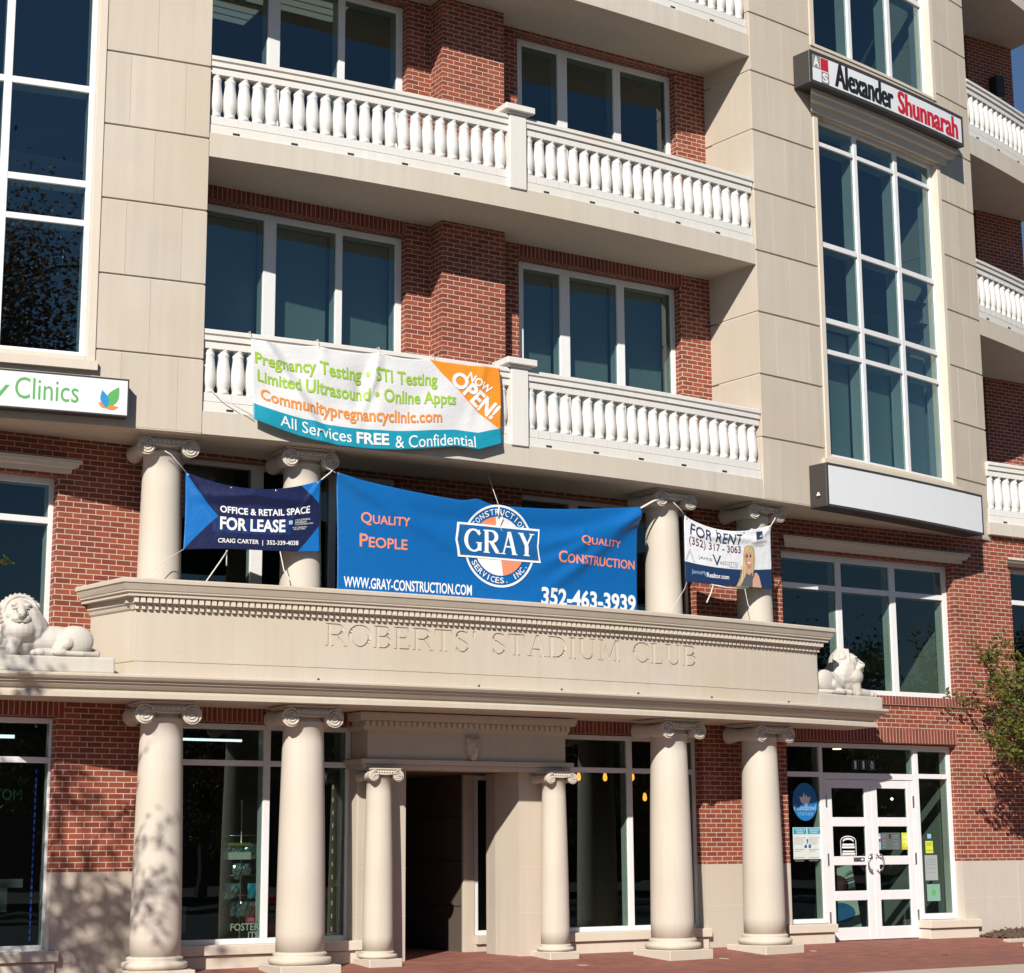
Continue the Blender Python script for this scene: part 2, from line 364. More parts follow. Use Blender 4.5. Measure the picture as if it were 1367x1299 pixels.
# ================================================================== setting: ground
def gz(n): return 0 if n <= 0 else (-.07*n if n < 1.6 else -.112-.012*(n-1.6))
def sheet(name, mat, x0, x1, n_list, dz=0, nx=24):
    mb = MB(); xs = [x0+(x1-x0)*i/nx for i in range(nx+1)]
    for a, b in zip(xs, xs[1:]):
        for p, q in zip(n_list, n_list[1:]):
            mb.face([F(a, q, gz(q)+dz), F(b, q, gz(q)+dz), F(b, p, gz(p)+dz), F(a, p, gz(p)+dz)], [(a, q), (b, q), (b, p), (a, p)])
    return tag(mb.build(name, mat), kind='structure')
sheet('ground', stone('bare_ground', (.09, .085, .075)), -900, 900, [-900, -8, 60, 900], -.16, 8)
sheet('brick_plaza', M_PAVE, -24, 26, [-7, 0, .5, 1, 1.6, 3.72])
mb = MB()
mb.box(-24, 26, 3.72, 5.6, gz(3.72)-.13, gz(3.72)+.004); tag(bevel(mb.build('concrete_pavement', M_CONC), .015), kind='structure')
mb = MB(); mb.face([F(-120, 5.6, -.27), F(120, 5.6, -.27), F(120, 20, -.27), F(-120, 20, -.27)][::-1]); 
tag(MB().box(-120, 120, 5.6, 19, -.4, -.155).build('road', M_ROAD), kind='structure')

# ================================================================== the building
BLD = empty('commercial_building', (0, 0, 0))
tag(BLD, 'red brick and tan stone building with a bowed front, white balconies and a columned entrance', 'building')

def wall(name, x0, x1, z0, z1, holes, n, rev, mat, parent=BLD, back=None, M=F):
    """wall face with real openings and their brick returns (rev = depth of the return)"""
    mb = MB()
    xs = sorted({x0, x1, *[h[0] for h in holes], *[h[1] for h in holes]}); xs = [x for x in xs if x0 <= x <= x1]
    zs = sorted({z0, z1, *[h[2] for h in holes], *[h[3] for h in holes]}); zs = [z for z in zs if z0 <= z <= z1]
    inh = lambda x, z: any(h[0] < x < h[1] and h[2] < z < h[3] for h in holes)
    for a, b in zip(xs, xs[1:]):
        for c, d in zip(zs, zs[1:]):
            if not inh((a+b)/2, (c+d)/2): mb.face([F(a, n, c), F(b, n, c), F(b, n, d), F(a, n, d)], [(a, c), (b, c), (b, d), (a, d)])
    for h in holes:
        a, b, c, d = h; a2, b2, c2, d2 = max(a, x0), min(b, x1), max(c, z0), min(d, z1)
        if a >= x0: mb.face([F(a, n-rev, c2), F(a, n, c2), F(a, n, d2), F(a, n-rev, d2)], [(a-rev, c2), (a, c2), (a, d2), (a-rev, d2)])
        if b <= x1: mb.face([F(b, n, c2), F(b, n-rev, c2), F(b, n-rev, d2), F(b, n, d2)], [(b, c2), (b+rev, c2), (b+rev, d2), (b, d2)])
        if d <= z1: mb.face([F(a2, n, d), F(b2, n, d), F(b2, n-rev, d), F(a2, n-rev, d)], [(a2, d), (b2, d), (b2, d+rev), (a2, d+rev)])
        if c >= z0: mb.face([F(a2, n-rev, c), F(b2, n-rev, c), F(b2, n, c), F(a2, n, c)], [(a2, c-rev), (b2, c-rev), (b2, c), (a2, c)])
    if x0 > -20: mb.face([F(x0, n-rev, z0), F(x0, n, z0), F(x0, n, z1), F(x0, n-rev, z1)], [(x0-rev, z0), (x0, z0), (x0, z1), (x0-rev, z1)])
    mb.face([F(x1, n, z0), F(x1, n-rev, z0), F(x1, n-rev, z1), F(x1, n, z1)], [(x1, z0), (x1+rev, z0), (x1+rev, z1), (x1, z1)])
    return mb.build(name, mat, parent, weld=True, recalc=False)

XL, XR = -13.5, 14.5
# --- openings of the ground and first floors on the flat main wall (x0,x1,z0,z1)
H_GA = (-11.5, -5.70, .27, 3.0); H_GL = (-4.10, -1.30, .27, 3.0); H_GR = (1.00, 3.95, .27, 3.0); H_DOOR = (5.55, 9.09, -.2, 3.0)
H_LA = (-9.2, -5.80, 3.74, 5.92); H_LL = (-4.19, -1.08, 3.40, 6.36); H_LR = (.88, 3.90, 3.40, 6.36); H_LC = (5.57, 9.20, 3.74, 5.92); H_LD = (10.52, 13.5, 3.74, 5.99)
H_PORT = (-1.30, 1.00, -.2, 3.0)
LOW = [H_GA, H_GL, H_GR, H_DOOR, H_PORT, H_LA, H_LL, H_LR, H_LC, H_LD]
wall('brick_wall', XL, XR, 1.175, 6.50, LOW, 0, .26, M_BRICK)
wall('stone_base', XL, XR, -.2, 1.175, [H_GA, H_GL, H_GR, H_DOOR, H_PORT], .006, .266, M_BASE)
# vertical and horizontal joints of the stone base read from small recesses
mb = MB()
for x in (-5.0, 5.05, 10.3): mb.box(x-.003, x+.003, .0, .0075, -.1, 1.17)
mb.box(9.1, 14.4, .0, .0075, .60, .605); mb.box(4.0, 5.5, .0, .0075, .585, .59)
mb.build('stone_joint', stone('pale_joint', (.66, .58, .49)), BLD)
# soldier courses over openings
for a, b, z0, z1 in ((-11.5, -5.62, 3.005, 3.203), (-4.10, -1.75, 3.005, 3.203), (1.35, 3.95, 3.005, 3.203), (5.50, 9.09, 3.005, 3.23)):
    MB().box(a, b, -.02, .007, z0, z1, rot=True).build('brick_soldier_course', M_SOLD, BLD)
MB().box(5.45, 9.5, -.02, .03, 3.60, 3.735, rot=True).build('brick_window_sill', M_SOLD, BLD)
MB().box(-9.3, -5.64, -.02, .03, 3.60, 3.735, rot=True).build('brick_window_sill', M_SOLD, BLD)
# stone sills under the shop windows
for a, b in ((-11.5, -5.6), (-4.16, -1.30), (1.28, 3.99), (5.42, 6.36), (8.24, 9.35)):
    mb = MB(); mb.box(a, b, -.3, .10, .155, .275); mb.box(a+.03, b-.03, -.3, .055, -.2, .148); bevel(mb.build('stone_sill', M_TRIM, BLD), .008)
# stone cornices over the first floor windows
def crown(x0, x1, z0, z1, proj, name='window_cornice', n=0):
    h = z1-z0; prof = [(0, z0), (proj*.35, z0), (proj*.40, z0+h*.35), (proj*.75, z0+h*.42), (proj*.82, z0+h*.68), (proj, z0+h*.72), (proj, z1), (0, z1)]
    k = sqrt(.5)
    path = [(F(x0, n, 0), Vector((-1, 0, 0))), (F(x0, n, 0), Vector((-1, -1, 0))), (F(x1, n, 0), Vector((1, -1, 0))), (F(x1, n, 0), Vector((1, 0, 0)))]
    mb = MB(); mb.sweep(path[1:3], prof); return mb.build(name, M_TRIM, BLD)
crown(5.66, 9.30, 5.955, 6.11, .16); crown(-9.3, -5.72, 5.955, 6.11, .16); crown(10.48, 13.6, 6.00, 6.13, .16)

# ------------------------------------------------------------------ windows
def window(name, M, x0, x1, z0, z1, n, mulls=(), trans=(), fw_=.065, dep=.13, glass=M_GLASS, parent=BLD, per_bay=None, top=None, bot=None):
    """mulls: (x, width); trans: (z, height) for every bay, per_bay: {bay: [(z,h)]}"""
    top = top or fw_; bot = bot or fw_
    mb = MB(); v = [(x0, x0+fw_)]+[(x-w/2, x+w/2) for x, w in mulls]+[(x1-fw_, x1)]
    for a, b in v: mb.box(a, b, n-dep, n, z0, z1, M)
    e = .003
    for i in range(len(v)-1):
        a, b = v[i][1], v[i+1][0]
        mb.box(a, b, n-dep+e, n-e, z0, z0+bot, M); mb.box(a, b, n-dep+e, n-e, z1-top, z1, M)
        for z, h in (per_bay or {}).get(i, trans): mb.box(a, b, n-dep+e, n-e, z-h/2, z+h/2, M)
    fr = bevel(mb.build(name, M_FRAME, parent), .004)
    g = MB(); cs = [x0+.02]+[x for x, w in mulls]+[x1-.02]
    for a, b in zip(cs, cs[1:]):
        zz = [z0+.02]+[z for z, h in (per_bay or {}).get(cs.index(a), trans)]+[z1-.02]
        for c, d in zip(zz, zz[1:]):
            t = [random.uniform(-.0012, .0012) for _ in range(3)]; q = n-.035
            g.face([M(a, q+t[0], c), M(b, q+t[1], c), M(b, q+t[2], d), M(a, q+t[0]+t[2]-t[1], d)], [(a, c), (b, c), (b, d), (a, d)])
    g.build('pane', glass, fr, weld=False, recalc=False)
    return fr
NF = -.17
window('window', F, -11.5, -5.66, .27, 2.99, NF, [(-9.7, .09), (-7.6, .09)], [(2.49, .07)])
window('window', F, -4.10, -1.69, .27, 2.99, NF, [(-2.88, .09)], [(2.50, .07)], dep=.18)
window('window', F, 1.30, 3.97, .27, 2.99, NF, [(2.775, .09)], [(2.50, .07)], dep=.18)
window('window', F, -9.2, -5.77, 3.74, 5.92, NF, [(-8.0, .11), (-6.85, .11)], [(5.39, .08)], bot=.09, fw_=.085, dep=.2)
window('window', F, -4.19, -1.06, 3.40, 6.36, NF, [(-3.09, .17), (-2.0, .10)], [])
window('window', F, .88, 3.92, 3.40, 6.36, NF, [(1.87, .15), (2.90, .10)], [])
window('window', F, 5.56, 9.21, 3.74, 5.92, NF, [(6.87, .11), (8.01, .12)], [(5.40, .085)], bot=.09, fw_=.10, dep=.2)
window('window', F, 10.55, 13.5, 3.74, 5.99, NF, [(11.7, .11)], [(5.43, .08)])
# upper floors, between the towers
NB = .08
ZB = [(6.70, 9.985, 9.80), (10.30, 13.31, 13.255), (13.66, 16.9, 16.85)]
for zf, zt, wt in ZB:
    hl, hr = (-4.5, -1.03, zf-.1, wt), (.80, 3.70, zf-.1, wt)
    wall('brick_wall', -4.55, 4.5, zf, zt+.02, [hl, hr], NB, .24, M_BRICK)
    window('window', F, -4.25, -1.0, zf, wt-.01, NB-.16, [(-3.02, .18), (-1.99, .10)], [(zf+.12, .12)], glass=M_GLASS_UP, top=.09, fw_=.12, dep=.2)
    window('window', F, .85, 3.76, zf, wt-.01, NB-.16, [(1.70, .17), (2.70, .13)], [(zf+.12, .12)], glass=M_GLASS_UP, top=.09, fw_=.13, dep=.2)
    if zt-wt > .12:
        for a, b in ((-4.5, -1.06), (.80, 3.74)): MB().box(a, b, NB-.02, NB+.006, wt+.012, zt, rot=True).build('brick_soldier_course', M_SOLD, BLD)
    MB().box(-.66, .36, NB, NB+.34, zf, zt+.01).build('brick_pier', M_BRICK, BLD, recalc=False)

# ------------------------------------------------------------------ stone towers
JZ = [7.34+.957*k for k in range(12)]
def tower(sa, sb, w0, w1):
    """sa..sb the tower, w0..w1 the window slot; jointed ashlar with real grooves"""
    gap = .028
    for a, b in ((sa, w0), (w1, sb)):
        if b-a < .1: continue
        mb = MB(); zs = [6.42]+JZ
        for k in range(len(zs)-1):
            z0 = zs[k]+(gap/2 if k else 0); z1 = zs[k+1]-gap/2
            L = b-a; cuts = [a]+([a+L*.5] if k % 2 else [a+L*.26, a+L*.77])+[b]
            for p, q in zip(cuts, cuts[1:]):
                mb.box(p+(.001 if p > a else 0), q-(.001 if q < b else 0), -.9, 0, z0, z1, A)
        bevel(mb.build('stone_pier', M_STONE, BLD), .002)
        MB().box(a+.01, b-.01, -.88, -.022, 6.44, JZ[-1], A).build('stone_backing', plain('pale_joint_mortar', (.60, .54, .46), .9), BLD)
tower(-9.6, -4.40, -9.05, -5.76); tower(4.38, 10.25, 5.80, 9.15)
# the tower's side return towards the balcony recess, with its own grooves
def ret(s, side, n_in):
    t, o = bow_frame(s); P = A(s, 0, 0); zs = [6.42]+JZ; mb = MB()
    for k in range(len(zs)-1):
        z0 = zs[k]+(.011 if k else 0); z1 = zs[k+1]-.011
        d = -n_in
        c = [P+t*(side*.012)*0, P+t*.30*(-side), P+t*.30*(-side)-o*d, P-o*d]
        # thin ashlar skin 30 cm thick, standing 2 mm proud of the pier's flank
        q = [p+t*side*.002 for p in c]; q = [q[0]-o*.003]+[q[1]-o*.003]+q[2:]
        for i in range(4):
            j = (i+1) % 4; mb.face([q[i]+Vector((0, 0, z0)), q[j]+Vector((0, 0, z0)), q[j]+Vector((0, 0, z1)), q[i]+Vector((0, 0, z1))])
        mb.face([p+Vector((0, 0, z1)) for p in q]); mb.face([p+Vector((0, 0, z0)) for p in q])
    return bevel(mb.build('stone_return', M_STONE, BLD), .005)
ret(4.38, -1, -1.25)
# window trims in the slots, tall grids of glass
ZT = [(7.24, 12.72), (13.93, 19.0)]
def slot(w0, w1):
    for z0, z1 in ZT:
        mb = MB()
        mb.box(w0-.04, w0+.07, -.35, .02, z0-.06, z1, A); mb.box(w1-.07, w1+.04, -.35, .02, z0-.06, z1, A)
        mb.box(w0+.07, w1-.07, -.35, .014, z0-.06, z0, A)
        bevel(mb.build('window_trim', M_TRIM, BLD), .008)
    # spandrel between the two tall windows, and the apron below
    MB().box(w0, w1, -.6, -.004, 12.72, 13.87, A).build('stone_spandrel', M_STONE, BLD)
    MB().box(w0, w1, -.6, -.004, 6.42, 7.18, A).build('stone_spandrel', M_STONE, BLD)
    x0, x1 = w0+.07, w1-.07; m = [(x0+(x1-x0)*.328, .088), (x0+(x1-x0)*.668, .095)]
    window('tower_window', A, x0, x1, 7.24, 12.72, -.10, m, [(8.93, .075), (9.43, .085), (10.66, .085), (12.32, .07)], glass=M_GLASS_UP, dep=.26)
    window('tower_window', A, x0, x1, 13.93, 19.0, -.10, m, [(15.62, .09), (16.9, .1)], glass=M_GLASS_UP, dep=.26)
slot(5.80, 9.15); slot(-9.05, -5.76)
def arc_crown(s0, s1, prof, name, mat, d=0):
    t0, o0 = bow_frame(s0); t1, o1 = bow_frame(s1)
    p = arcpath(s0, s1, d); p[0] = (p[0][0], o0-t0); p[-1] = (p[-1][0], o1+t1)
    return MB().sweep(p, prof).build(name, mat, BLD)
def cr(z0, z1, pr):
    h = z1-z0; return [(-.02, z0), (pr*.3, z0), (pr*.36, z0+h*.38), (pr*.72, z0+h*.42), (pr*.8, z0+h*.70), (pr, z0+h*.74), (pr, z1), (-.02, z1)]
for a, b in ((5.72, 9.26), (-9.2, -5.68)):
    arc_crown(a, b, cr(12.735, 13.03, .22), 'window_cornice', M_TRIM)
    MB().box(a-.1+.05, b-.02, -.2, .07, 7.06, 7.175, A).build('window_sill', M_TRIM, BLD)

# ------------------------------------------------------------------ slabs and soffits
def slab(name, s0, s1, z0, z1, nin, mat=M_SLAB, d=0, mat2=None):
    mb = MB(); k = max(2, int((s1-s0)/.35)); ss = [s0+(s1-s0)*i/k for i in range(k+1)]
    for a, b in zip(ss, ss[1:]):
        pa, pb = A(a, d, 0), A(b, d, 0); ia, ib = Vector((pa.x, -nin, 0)), Vector((pb.x, -nin, 0)); Z0, Z1 = Vector((0, 0, z0)), Vector((0, 0, z1))
        mb.face([pa+Z0, pb+Z0, pb+Z1, pa+Z1]); mb.face([ib+Z0, pb+Z0, pa+Z0, ia+Z0]); mb.face([pa+Z1, pb+Z1, ib+Z1, ia+Z1]); mb.face([ib+Z0, ia+Z0, ia+Z1, ib+Z1])
    for e in (ss[0], ss[-1]):
        p = A(e, d, 0); i = Vector((p.x, -nin, 0)); mb.face([p+Vector((0, 0, z0)), i+Vector((0, 0, z0)), i+Vector((0, 0, z1)), p+Vector((0, 0, z1))])
    return mb.build(name, mat, BLD)
# the overhanging floor the upper columns carry
slab('overhang_soffit', -9.6, -4.405, 6.405, 6.60, -.5, M_STONE, -.004); slab('overhang_soffit', 4.375, 10.24, 6.405, 6.60, -.5, M_STONE, -.004)
BAL = []
for z0, z1 in ((6.41, 6.70), (9.985, 10.30), (13.31, 13.66), (16.9, 17.25)):
    BAL.append(slab('balcony_slab', -4.395, 4.372, z0, z1, -.45, M_SLAB, -.012))
BALD = [slab('balcony_slab', 10.26, 14.0, z0, z1, -2.4, M_SLAB, -.012) for z0, z1 in ((9.985, 10.30), (13.25, 13.60), (16.8, 17.15))]
# terrace at the right end, flush with the main wall
BALT = MB().box(10.02, 14.5, -2.5, .10, 6.50, 6.70).build('balcony_slab', M_SLAB, BLD)
# deep recess on the right with its own brick wall
wall('brick_wall', 12.40, 13.62, 6.70, 16.8, [], -2.1, .3, M_BRICK)
MB().box(13.32, 13.60, -7, -2.4, 6.7, 16.8).build('brick_wall', M_BRICK, BLD, recalc=False)
for z0, z1 in ((6.7, 9.98), (10.3, 13.24), (13.6, 16.79)):
    window('window', F, 10.0, 12.44, z0, z1, -2.2, [(11.2, .1)], [], glass=M_GLASS_UP)

# ------------------------------------------------------------------ balustrades
bprof = [(.074, .0), (.074, .03), (.067, .042), (.070, .07), (.090, .12), (.0935, .18), (.092, .23), (.083, .32), (.072, .40), (.066, .455), (.067, .475), (.072, .488), (.072, .512), (.056, .522), (.060, .54), (.074, .56)]
bb = MB(); bb.lathe([(r, z+.245) for r, z in bprof], seg=14)
bb.box(-.092, .092, -.075, .075, .135, .243); bb.box(-.092, .092, -.075, .075, .807, .905)
BALME = bb.mesh('baluster', M_WHITE)
def baluster(parent, M, s, d, z, outward):
    p = M(s, d, z); o = bpy.data.objects.new('baluster', BALME); COL.objects.link(o); o.parent = parent; o.location = p
    o.rotation_euler = (0, 0, math.atan2(outward.y, outward.x)+pi/2); return o
RAILP = [(-.22, .905), (-.22, 1.0), (-.20, 1.045), (.0, 1.045), (.022, 1.03), (.022, .985), (.0, .965), (.0, .905)]
CURBP = [(-.20, .0), (-.20, .13), (-.03, .13), (-.015, .12), (-.015, .0)]
def balustrade(slabobj, M, s0, s1, z, d=-.02, posts=(), pitch=.188, only=None):
    out = (lambda s: bow_frame(s)[1]) if M is A else (lambda s: Vector((0, -1, 0)))
    segs = []; e = s0
    for pc, pw in posts: segs.append((e, pc-pw/2)); e = pc+pw/2
    segs.append((e, s1))
    for a, b in segs:
        k = max(1, int((b-a)/.4)) if M is A else 1
        path = [(M(a+(b-a)*i/k, d, z), out(a+(b-a)*i/k)) for i in range(k+1)]
        MB().sweep(path, RAILP).build('balcony_rail', M_WHITE, slabobj); MB().sweep(path, CURBP).build('balcony_curb', M_WHITE, slabobj)
        n = int(round((b-a)/pitch)); q = (b-a)/n
        for i in range(n):
            s = a+q*(i+.5)
            if only is None or s > only: baluster(slabobj, M, s, d-.10, z, out(s))
        s = a+.35
        while s < b-.1: MB().box(s-.045, s+.045, d-.05, d-.012, z+.020, z+.048, M).build('drain_slot', M_DARK, slabobj); s += .78
    for pc, pw in posts:
        m = MB(); m.box(pc-pw/2, pc+pw/2, d-.23, d+.035, z-.02, z+1.05, M); m.box(pc-pw/2-.10, pc+pw/2+.10, d-.31, d+.11, z+1.08, z+1.17, M); m.box(pc-pw/2-.04, pc+pw/2+.04, d-.26, d+.06, z+1.05, z+1.08, M)
        bevel(m.build('balcony_post', M_WHITE, slabobj), .008)
for sl, z in zip(BAL[:3], (6.70, 10.30, 13.66)):
    balustrade(sl, A, -4.39, 4.36, z, posts=[(.02, .27)], only=.6 if z > 13 else None)
balustrade(BALD[0], A, 10.27, 12.6, 10.30); balustrade(BALD[1], A, 10.27, 13.2, 13.60)
balustrade(BALT, F, 10.06, 12.2, 6.70, d=.08)

# ------------------------------------------------------------------ columns
def column(s, d, z0, z1, rb, rtop, name='column', M=A, plinth=None, cap=1.0, out=None, zg=None):
    o = (bow_frame(s)[1] if M is A else Vector((0, -1, 0)))
    p = M(s, d, z0); H = z1-z0; c = cap
    prof = []
    ph = .15*c if plinth else .0; bh = .145*c; ch = .215*c
    hb, ht = ph+bh, H-ch
    for i in range(13):
        t = i/12; e = rb-(rb-rtop)*(t**1.7); prof.append((e, hb+(ht-hb)*t))
    prof += [(rtop+.018*c, ht+.005), (rtop+.022*c, ht+.02*c), (rtop+.004, ht+.035*c), (rtop+.0, ht+.075*c)]
    rz = math.atan2(o.y, o.x)+pi/2
    col = MB().lathe(prof, seg=40).build(name, M_COLUMN, BLD, loc=p, rz=rz)
    t = 1.30*rb
    b = MB(); b.lathe([(t*.9, ph), (t*.98, ph+.02*c), (t, ph+.05*c), (t*.97, ph+.08*c), (t*.86, ph+.092*c), (t*.82, ph+.10*c), (t*.86, ph+.118*c), (t*.84, ph+.135*c), (rb*1.0, ph+.15*c)], seg=40)
    b.build('column_base', M_COLUMN, col)
    if plinth:
        w = plinth/2; q = MB(); q.box(-w, w, -w, w, (zg if zg is not None else -.1), ph-.001); bevel(q.build('column_plinth', M_COLUMN, col), .01)
    # Ionic capital: abacus, two scrolled bolsters, egg-and-dart ring
    k = MB(); R = .118*c; X = .285*c; zc = H-.034*c-R; D = .34*c
    k.box(-.34*c, .34*c, -.345*c, .345*c, H-.028*c, H-.001); k.box(-.31*c, .31*c, -.31*c, .31*c, H-.05*c, H-.028*c)
    for sx in (-1, 1):
        bp = [(R, -D), (R*.98, -D+.03*c), (R*.80, -D*.5), (R*.72, 0), (R*.80, D*.5), (R*.98, D-.03*c), (R, D)]
        k.lathe(bp, (sx*X, 0, zc), 24, M=lambda v: Vector((v.x, v.z, v.y)))
        for yy in (-.05*c, .05*c): k.lathe([(R*.76, yy-.012*c), (R*.82, yy), (R*.76, yy+.012*c)], (sx*X, 0, zc), 20, M=lambda v: Vector((v.x, v.z, v.y)), caps=False)
        for sy in (-1, 1):
            sp = []
            for i in range(40):
                a = i/39*2*pi*2.3; r = R*(1-.80*i/39); ang = pi/2-sx*-a*1.0
                sp.append((sx*X+r*.93*cos(ang), sy*(D+.004*c), zc+r*.93*sin(ang)))
            k.tube(sp, [R*.115*(1-.4*i/39) for i in range(40)], 6)
            k.lathe([(.0, -.012*c), (R*.2, -.008*c), (R*.2, .012*c), (0, .016*c)], (sx*X, sy*D, zc), 12, M=lambda v: Vector((v.x, v.z, v.y)), caps=False)
    for sy in (-1, 1):
        k.box(-X, X, sy*D-.035*c if sy > 0 else -D, sy*D if sy > 0 else -D+.035*c, zc+R*.25, H-.051*c)
        k.tube([(-X, sy*D, zc+R*.30), (0, sy*D, zc+R*.16), (X, sy*D, zc+R*.30)], .012*c, 6)
        for i in range(7): k.lathe([(0, -.03*c), (.022*c, -.015*c), (.024*c, .01*c), (0, .03*c)], ((i-3)*.062*c, sy*(D+.0), zc+R*.62), 8, caps=False)
    k.lathe([(rtop+.0, ht+.07*c), (rtop+.05*c, ht+.10*c), (rtop+.055*c, ht+.125*c), (rtop+.02*c, ht+.15*c), (rtop, H-.045*c)], seg=32, caps=False)
    k.build('capital', M_COLUMN, col)
    return col
for s in (-4.655, -2.83, 2.87, 4.66):
    column(s, -.53, -.095, 3.165, .300, .250, plinth=.78, zg=-.10)
for s in (-4.74, -2.895, 2.855, 4.68):
    column(s, -.55, 3.40, 6.405, .275, .232, cap=.95)

# ------------------------------------------------------------------ portico: lower cornice, terrace, parapet with lettering
def plan_path(s0, s1, d, nin=0, returns=True):
    t0, o0 = bow_frame(s0); t1, o1 = bow_frame(s1); p = arcpath(s0, s1, d)
    if returns:
        p[0] = (p[0][0], o0-t0); p[-1] = (p[-1][0], o1+t1)
        a, b = p[0][0], p[-1][0]
        p = [(Vector((a.x-.22, -nin, 0)), Vector((-1, 0, 0)))]+p+[(Vector((b.x+.10, -nin, 0)), Vector((1, 0, 0)))]
    return p
CORN = [(-.35, 3.17), (.05, 3.17), (.05, 3.225), (.012, 3.245), (.012, 3.275), (.05, 3.285), (.075, 3.31), (.085, 3.335), (.11, 3.34), (.11, 3.36), (.15, 3.375), (.175, 3.405), (.175, 3.425), (.16, 3.44), (-.35, 3.44)]
MB().sweep(plan_path(-6.72, 6.62, 0), CORN).build('portico_cornice', M_STONE, BLD)
slab('portico_soffit', -6.60, 6.45, 3.175, 3.40, -.02, M_STONE, -.1)
FR = [(-.25, 3.445), (0, 3.445), (0, 3.60), (-.008, 3.603), (-.008, 3.61), (0, 3.613), (0, 4.22), (-.25, 4.22)]
panel = MB().sweep(plan_path(-5.13, 5.39, 0), FR).build('portico_parapet', M_STONE, BLD)
TOPC = [(-.25, 4.215), (.004, 4.215), (.02, 4.235), (.03, 4.27), (.05, 4.29), (.05, 4.36), (.125, 4.365), (.125, 4.395), (.15, 4.41), (.15, 4.425), (.16, 4.435), (.195, 4.505), (.21, 4.515), (.21, 4.555), (.195, 4.57), (-.25, 4.57)]
MB().sweep(plan_path(-5.13, 5.39, 0), TOPC).build('parapet_cornice', M_STONE, BLD)
def dentils(s0, s1, d0, d1, z0, z1, pitch, w, M=A, ret=0):
    m = MB(); n = int((s1-s0)/pitch); q = (s1-s0)/n
    for i in range(n+1): m.box(s0+q*i-w/2, s0+q*i+w/2, d0, d1, z0, z1, M)
    if ret and M is A:
        t, o = bow_frame(s0); P = A(s0, 0, 0)
        for i in range(int(ret/pitch)):
            c = P-o*(pitch*(i+.6)); a, b = c+o*w/2, c-o*w/2; x0, x1 = -t*(d0+.0), -t*d1
            k = [a+x0, b+x0, b+x1, a+x1]
            for e in range(4):
                f = (e+1) % 4; m.face([k[e]+Vector((0, 0, z0)), k[f]+Vector((0, 0, z0)), k[f]+Vector((0, 0, z1)), k[e]+Vector((0, 0, z1))])
            m.face([p+Vector((0, 0, z0)) for p in k]); m.face([p+Vector((0, 0, z1)) for p in k])
    m.box(s0-w/2, s1+w/2, d0-.02, d0+.004, z0+.001, z1-.001, M)
    return m.build('dentil_band', M_TRIM, BLD)
dentils(-5.15, 5.40, .045, .10, 4.295, 4.36, .078, .055, ret=1.0)
dentils(-5.13, 5.38, .0, .045, 4.222, 4.268, .078, .04, ret=1.0)
mb = MB()
for s in (-3.9, -2.6, -1.3, .02, 1.35, 2.65, 3.95): mb.box(s-.002, s+.002, .0, .0012, 3.62, 4.21, A)
for s in (-3.0, -1.5, .0, 1.5, 3.0): mb.box(s-.002, s+.002, .0, .0012, 3.45, 3.598, A)
mb.box(-5.1, 5.36, .0, .0012, 3.74, 3.743, A)
mb.build('stone_joint', stone('pale_mortar_line', (.62, .54, .45)), BLD)
mb = MB()
for s in (-2.9, -.7, .55, 1.8, 3.1, 4.6): mb.lathe([(.014, 0), (.016, .02), (0, .03)], A(s, .14, 3.44), 8)
mb.build('cornice_bolt', M_BLACK, BLD)
MB().box(-.05, .05, -.012, .012, 0, .085).build('drain_slot', M_DARK, BLD, loc=(-5.145, -.45, 3.455), rz=rad(-84))
# incised roman lettering
def incise(txt, s0, s1, z0, z1, target):
    quads, wd = roman(txt, .95); k = (s1-s0)/wd; m = MB()
    for i, q in enumerate(quads):
        area = sum(q[a][0]*q[(a+1) % 4][1]-q[(a+1) % 4][0]*q[a][1] for a in range(4))
        if area < 0: q = q[::-1]
        dep = .014+.0003*(i % 7)
        P = [[A(s0+x*k, dd, z0+y*(z1-z0)) for x, y in q] for dd in (-dep, .02)]
        m.face(P[0][::-1]); m.face(P[1])
        for a in range(4):
            b = (a+1) % 4; m.face([P[0][a], P[0][b], P[1][b], P[1][a]])
    cut = m.build('letter_cutter', M_STONE, None, weld=False, recalc=False)
    md = target.modifiers.new('letters', 'BOOLEAN'); md.operation = 'DIFFERENCE'; md.object = cut; md.solver = 'EXACT'; md.use_self = True
    dg = bpy.context.evaluated_depsgraph_get(); me = bpy.data.meshes.new_from_object(target.evaluated_get(dg))
    ok = len(me.polygons) > len(target.data.polygons)+100
    print('incised faces', len(target.data.polygons), '->', len(me.polygons))
    target.modifiers.clear()
    if ok: target.data = me
    bpy.data.objects.remove(cut)
incise("ROBERTS' STADIUM CLUB", -2.76, 2.97, 3.885, 4.165, panel)

# ------------------------------------------------------------------ entrance portal
mb = MB()
mb.box(-1.68, 1.38, -.24, .28, 2.57, 3.165)                       # frieze block
mb.box(-1.72, -1.00, -.40, .08, -.2, 2.44)                        # left jamb
bevel(mb.build('entrance_portal', M_STONE, BLD), .006)
PORT = BLD
mb = MB(); mb.box(-1.80, 1.47, -.2, .36, 2.50, 2.565); mb.box(-1.76, 1.43, -.2, .32, 2.44, 2.50); bevel(mb.build('portal_lintel', M_STONE, BLD), .008)
path = [(F(-1.72, -.2, 0), Vector((-1, 0, 0))), (F(-1.72, .28, 0), Vector((-1, -1, 0))), (F(1.38, .28, 0), Vector((1, -1, 0))), (F(1.38, -.2, 0), Vector((1, 0, 0)))]
MB().sweep(path, [(-.1, 2.93), (.01, 2.93), (.035, 2.98), (.035, 3.05), (.10, 3.06), (.12, 3.13), (.12, 3.16), (-.1, 3.16)]).build('portal_cornice', M_STONE, BLD)
dentils(-1.72, 1.38, .315, .36, 2.99, 3.05, .085, .05, M=F)
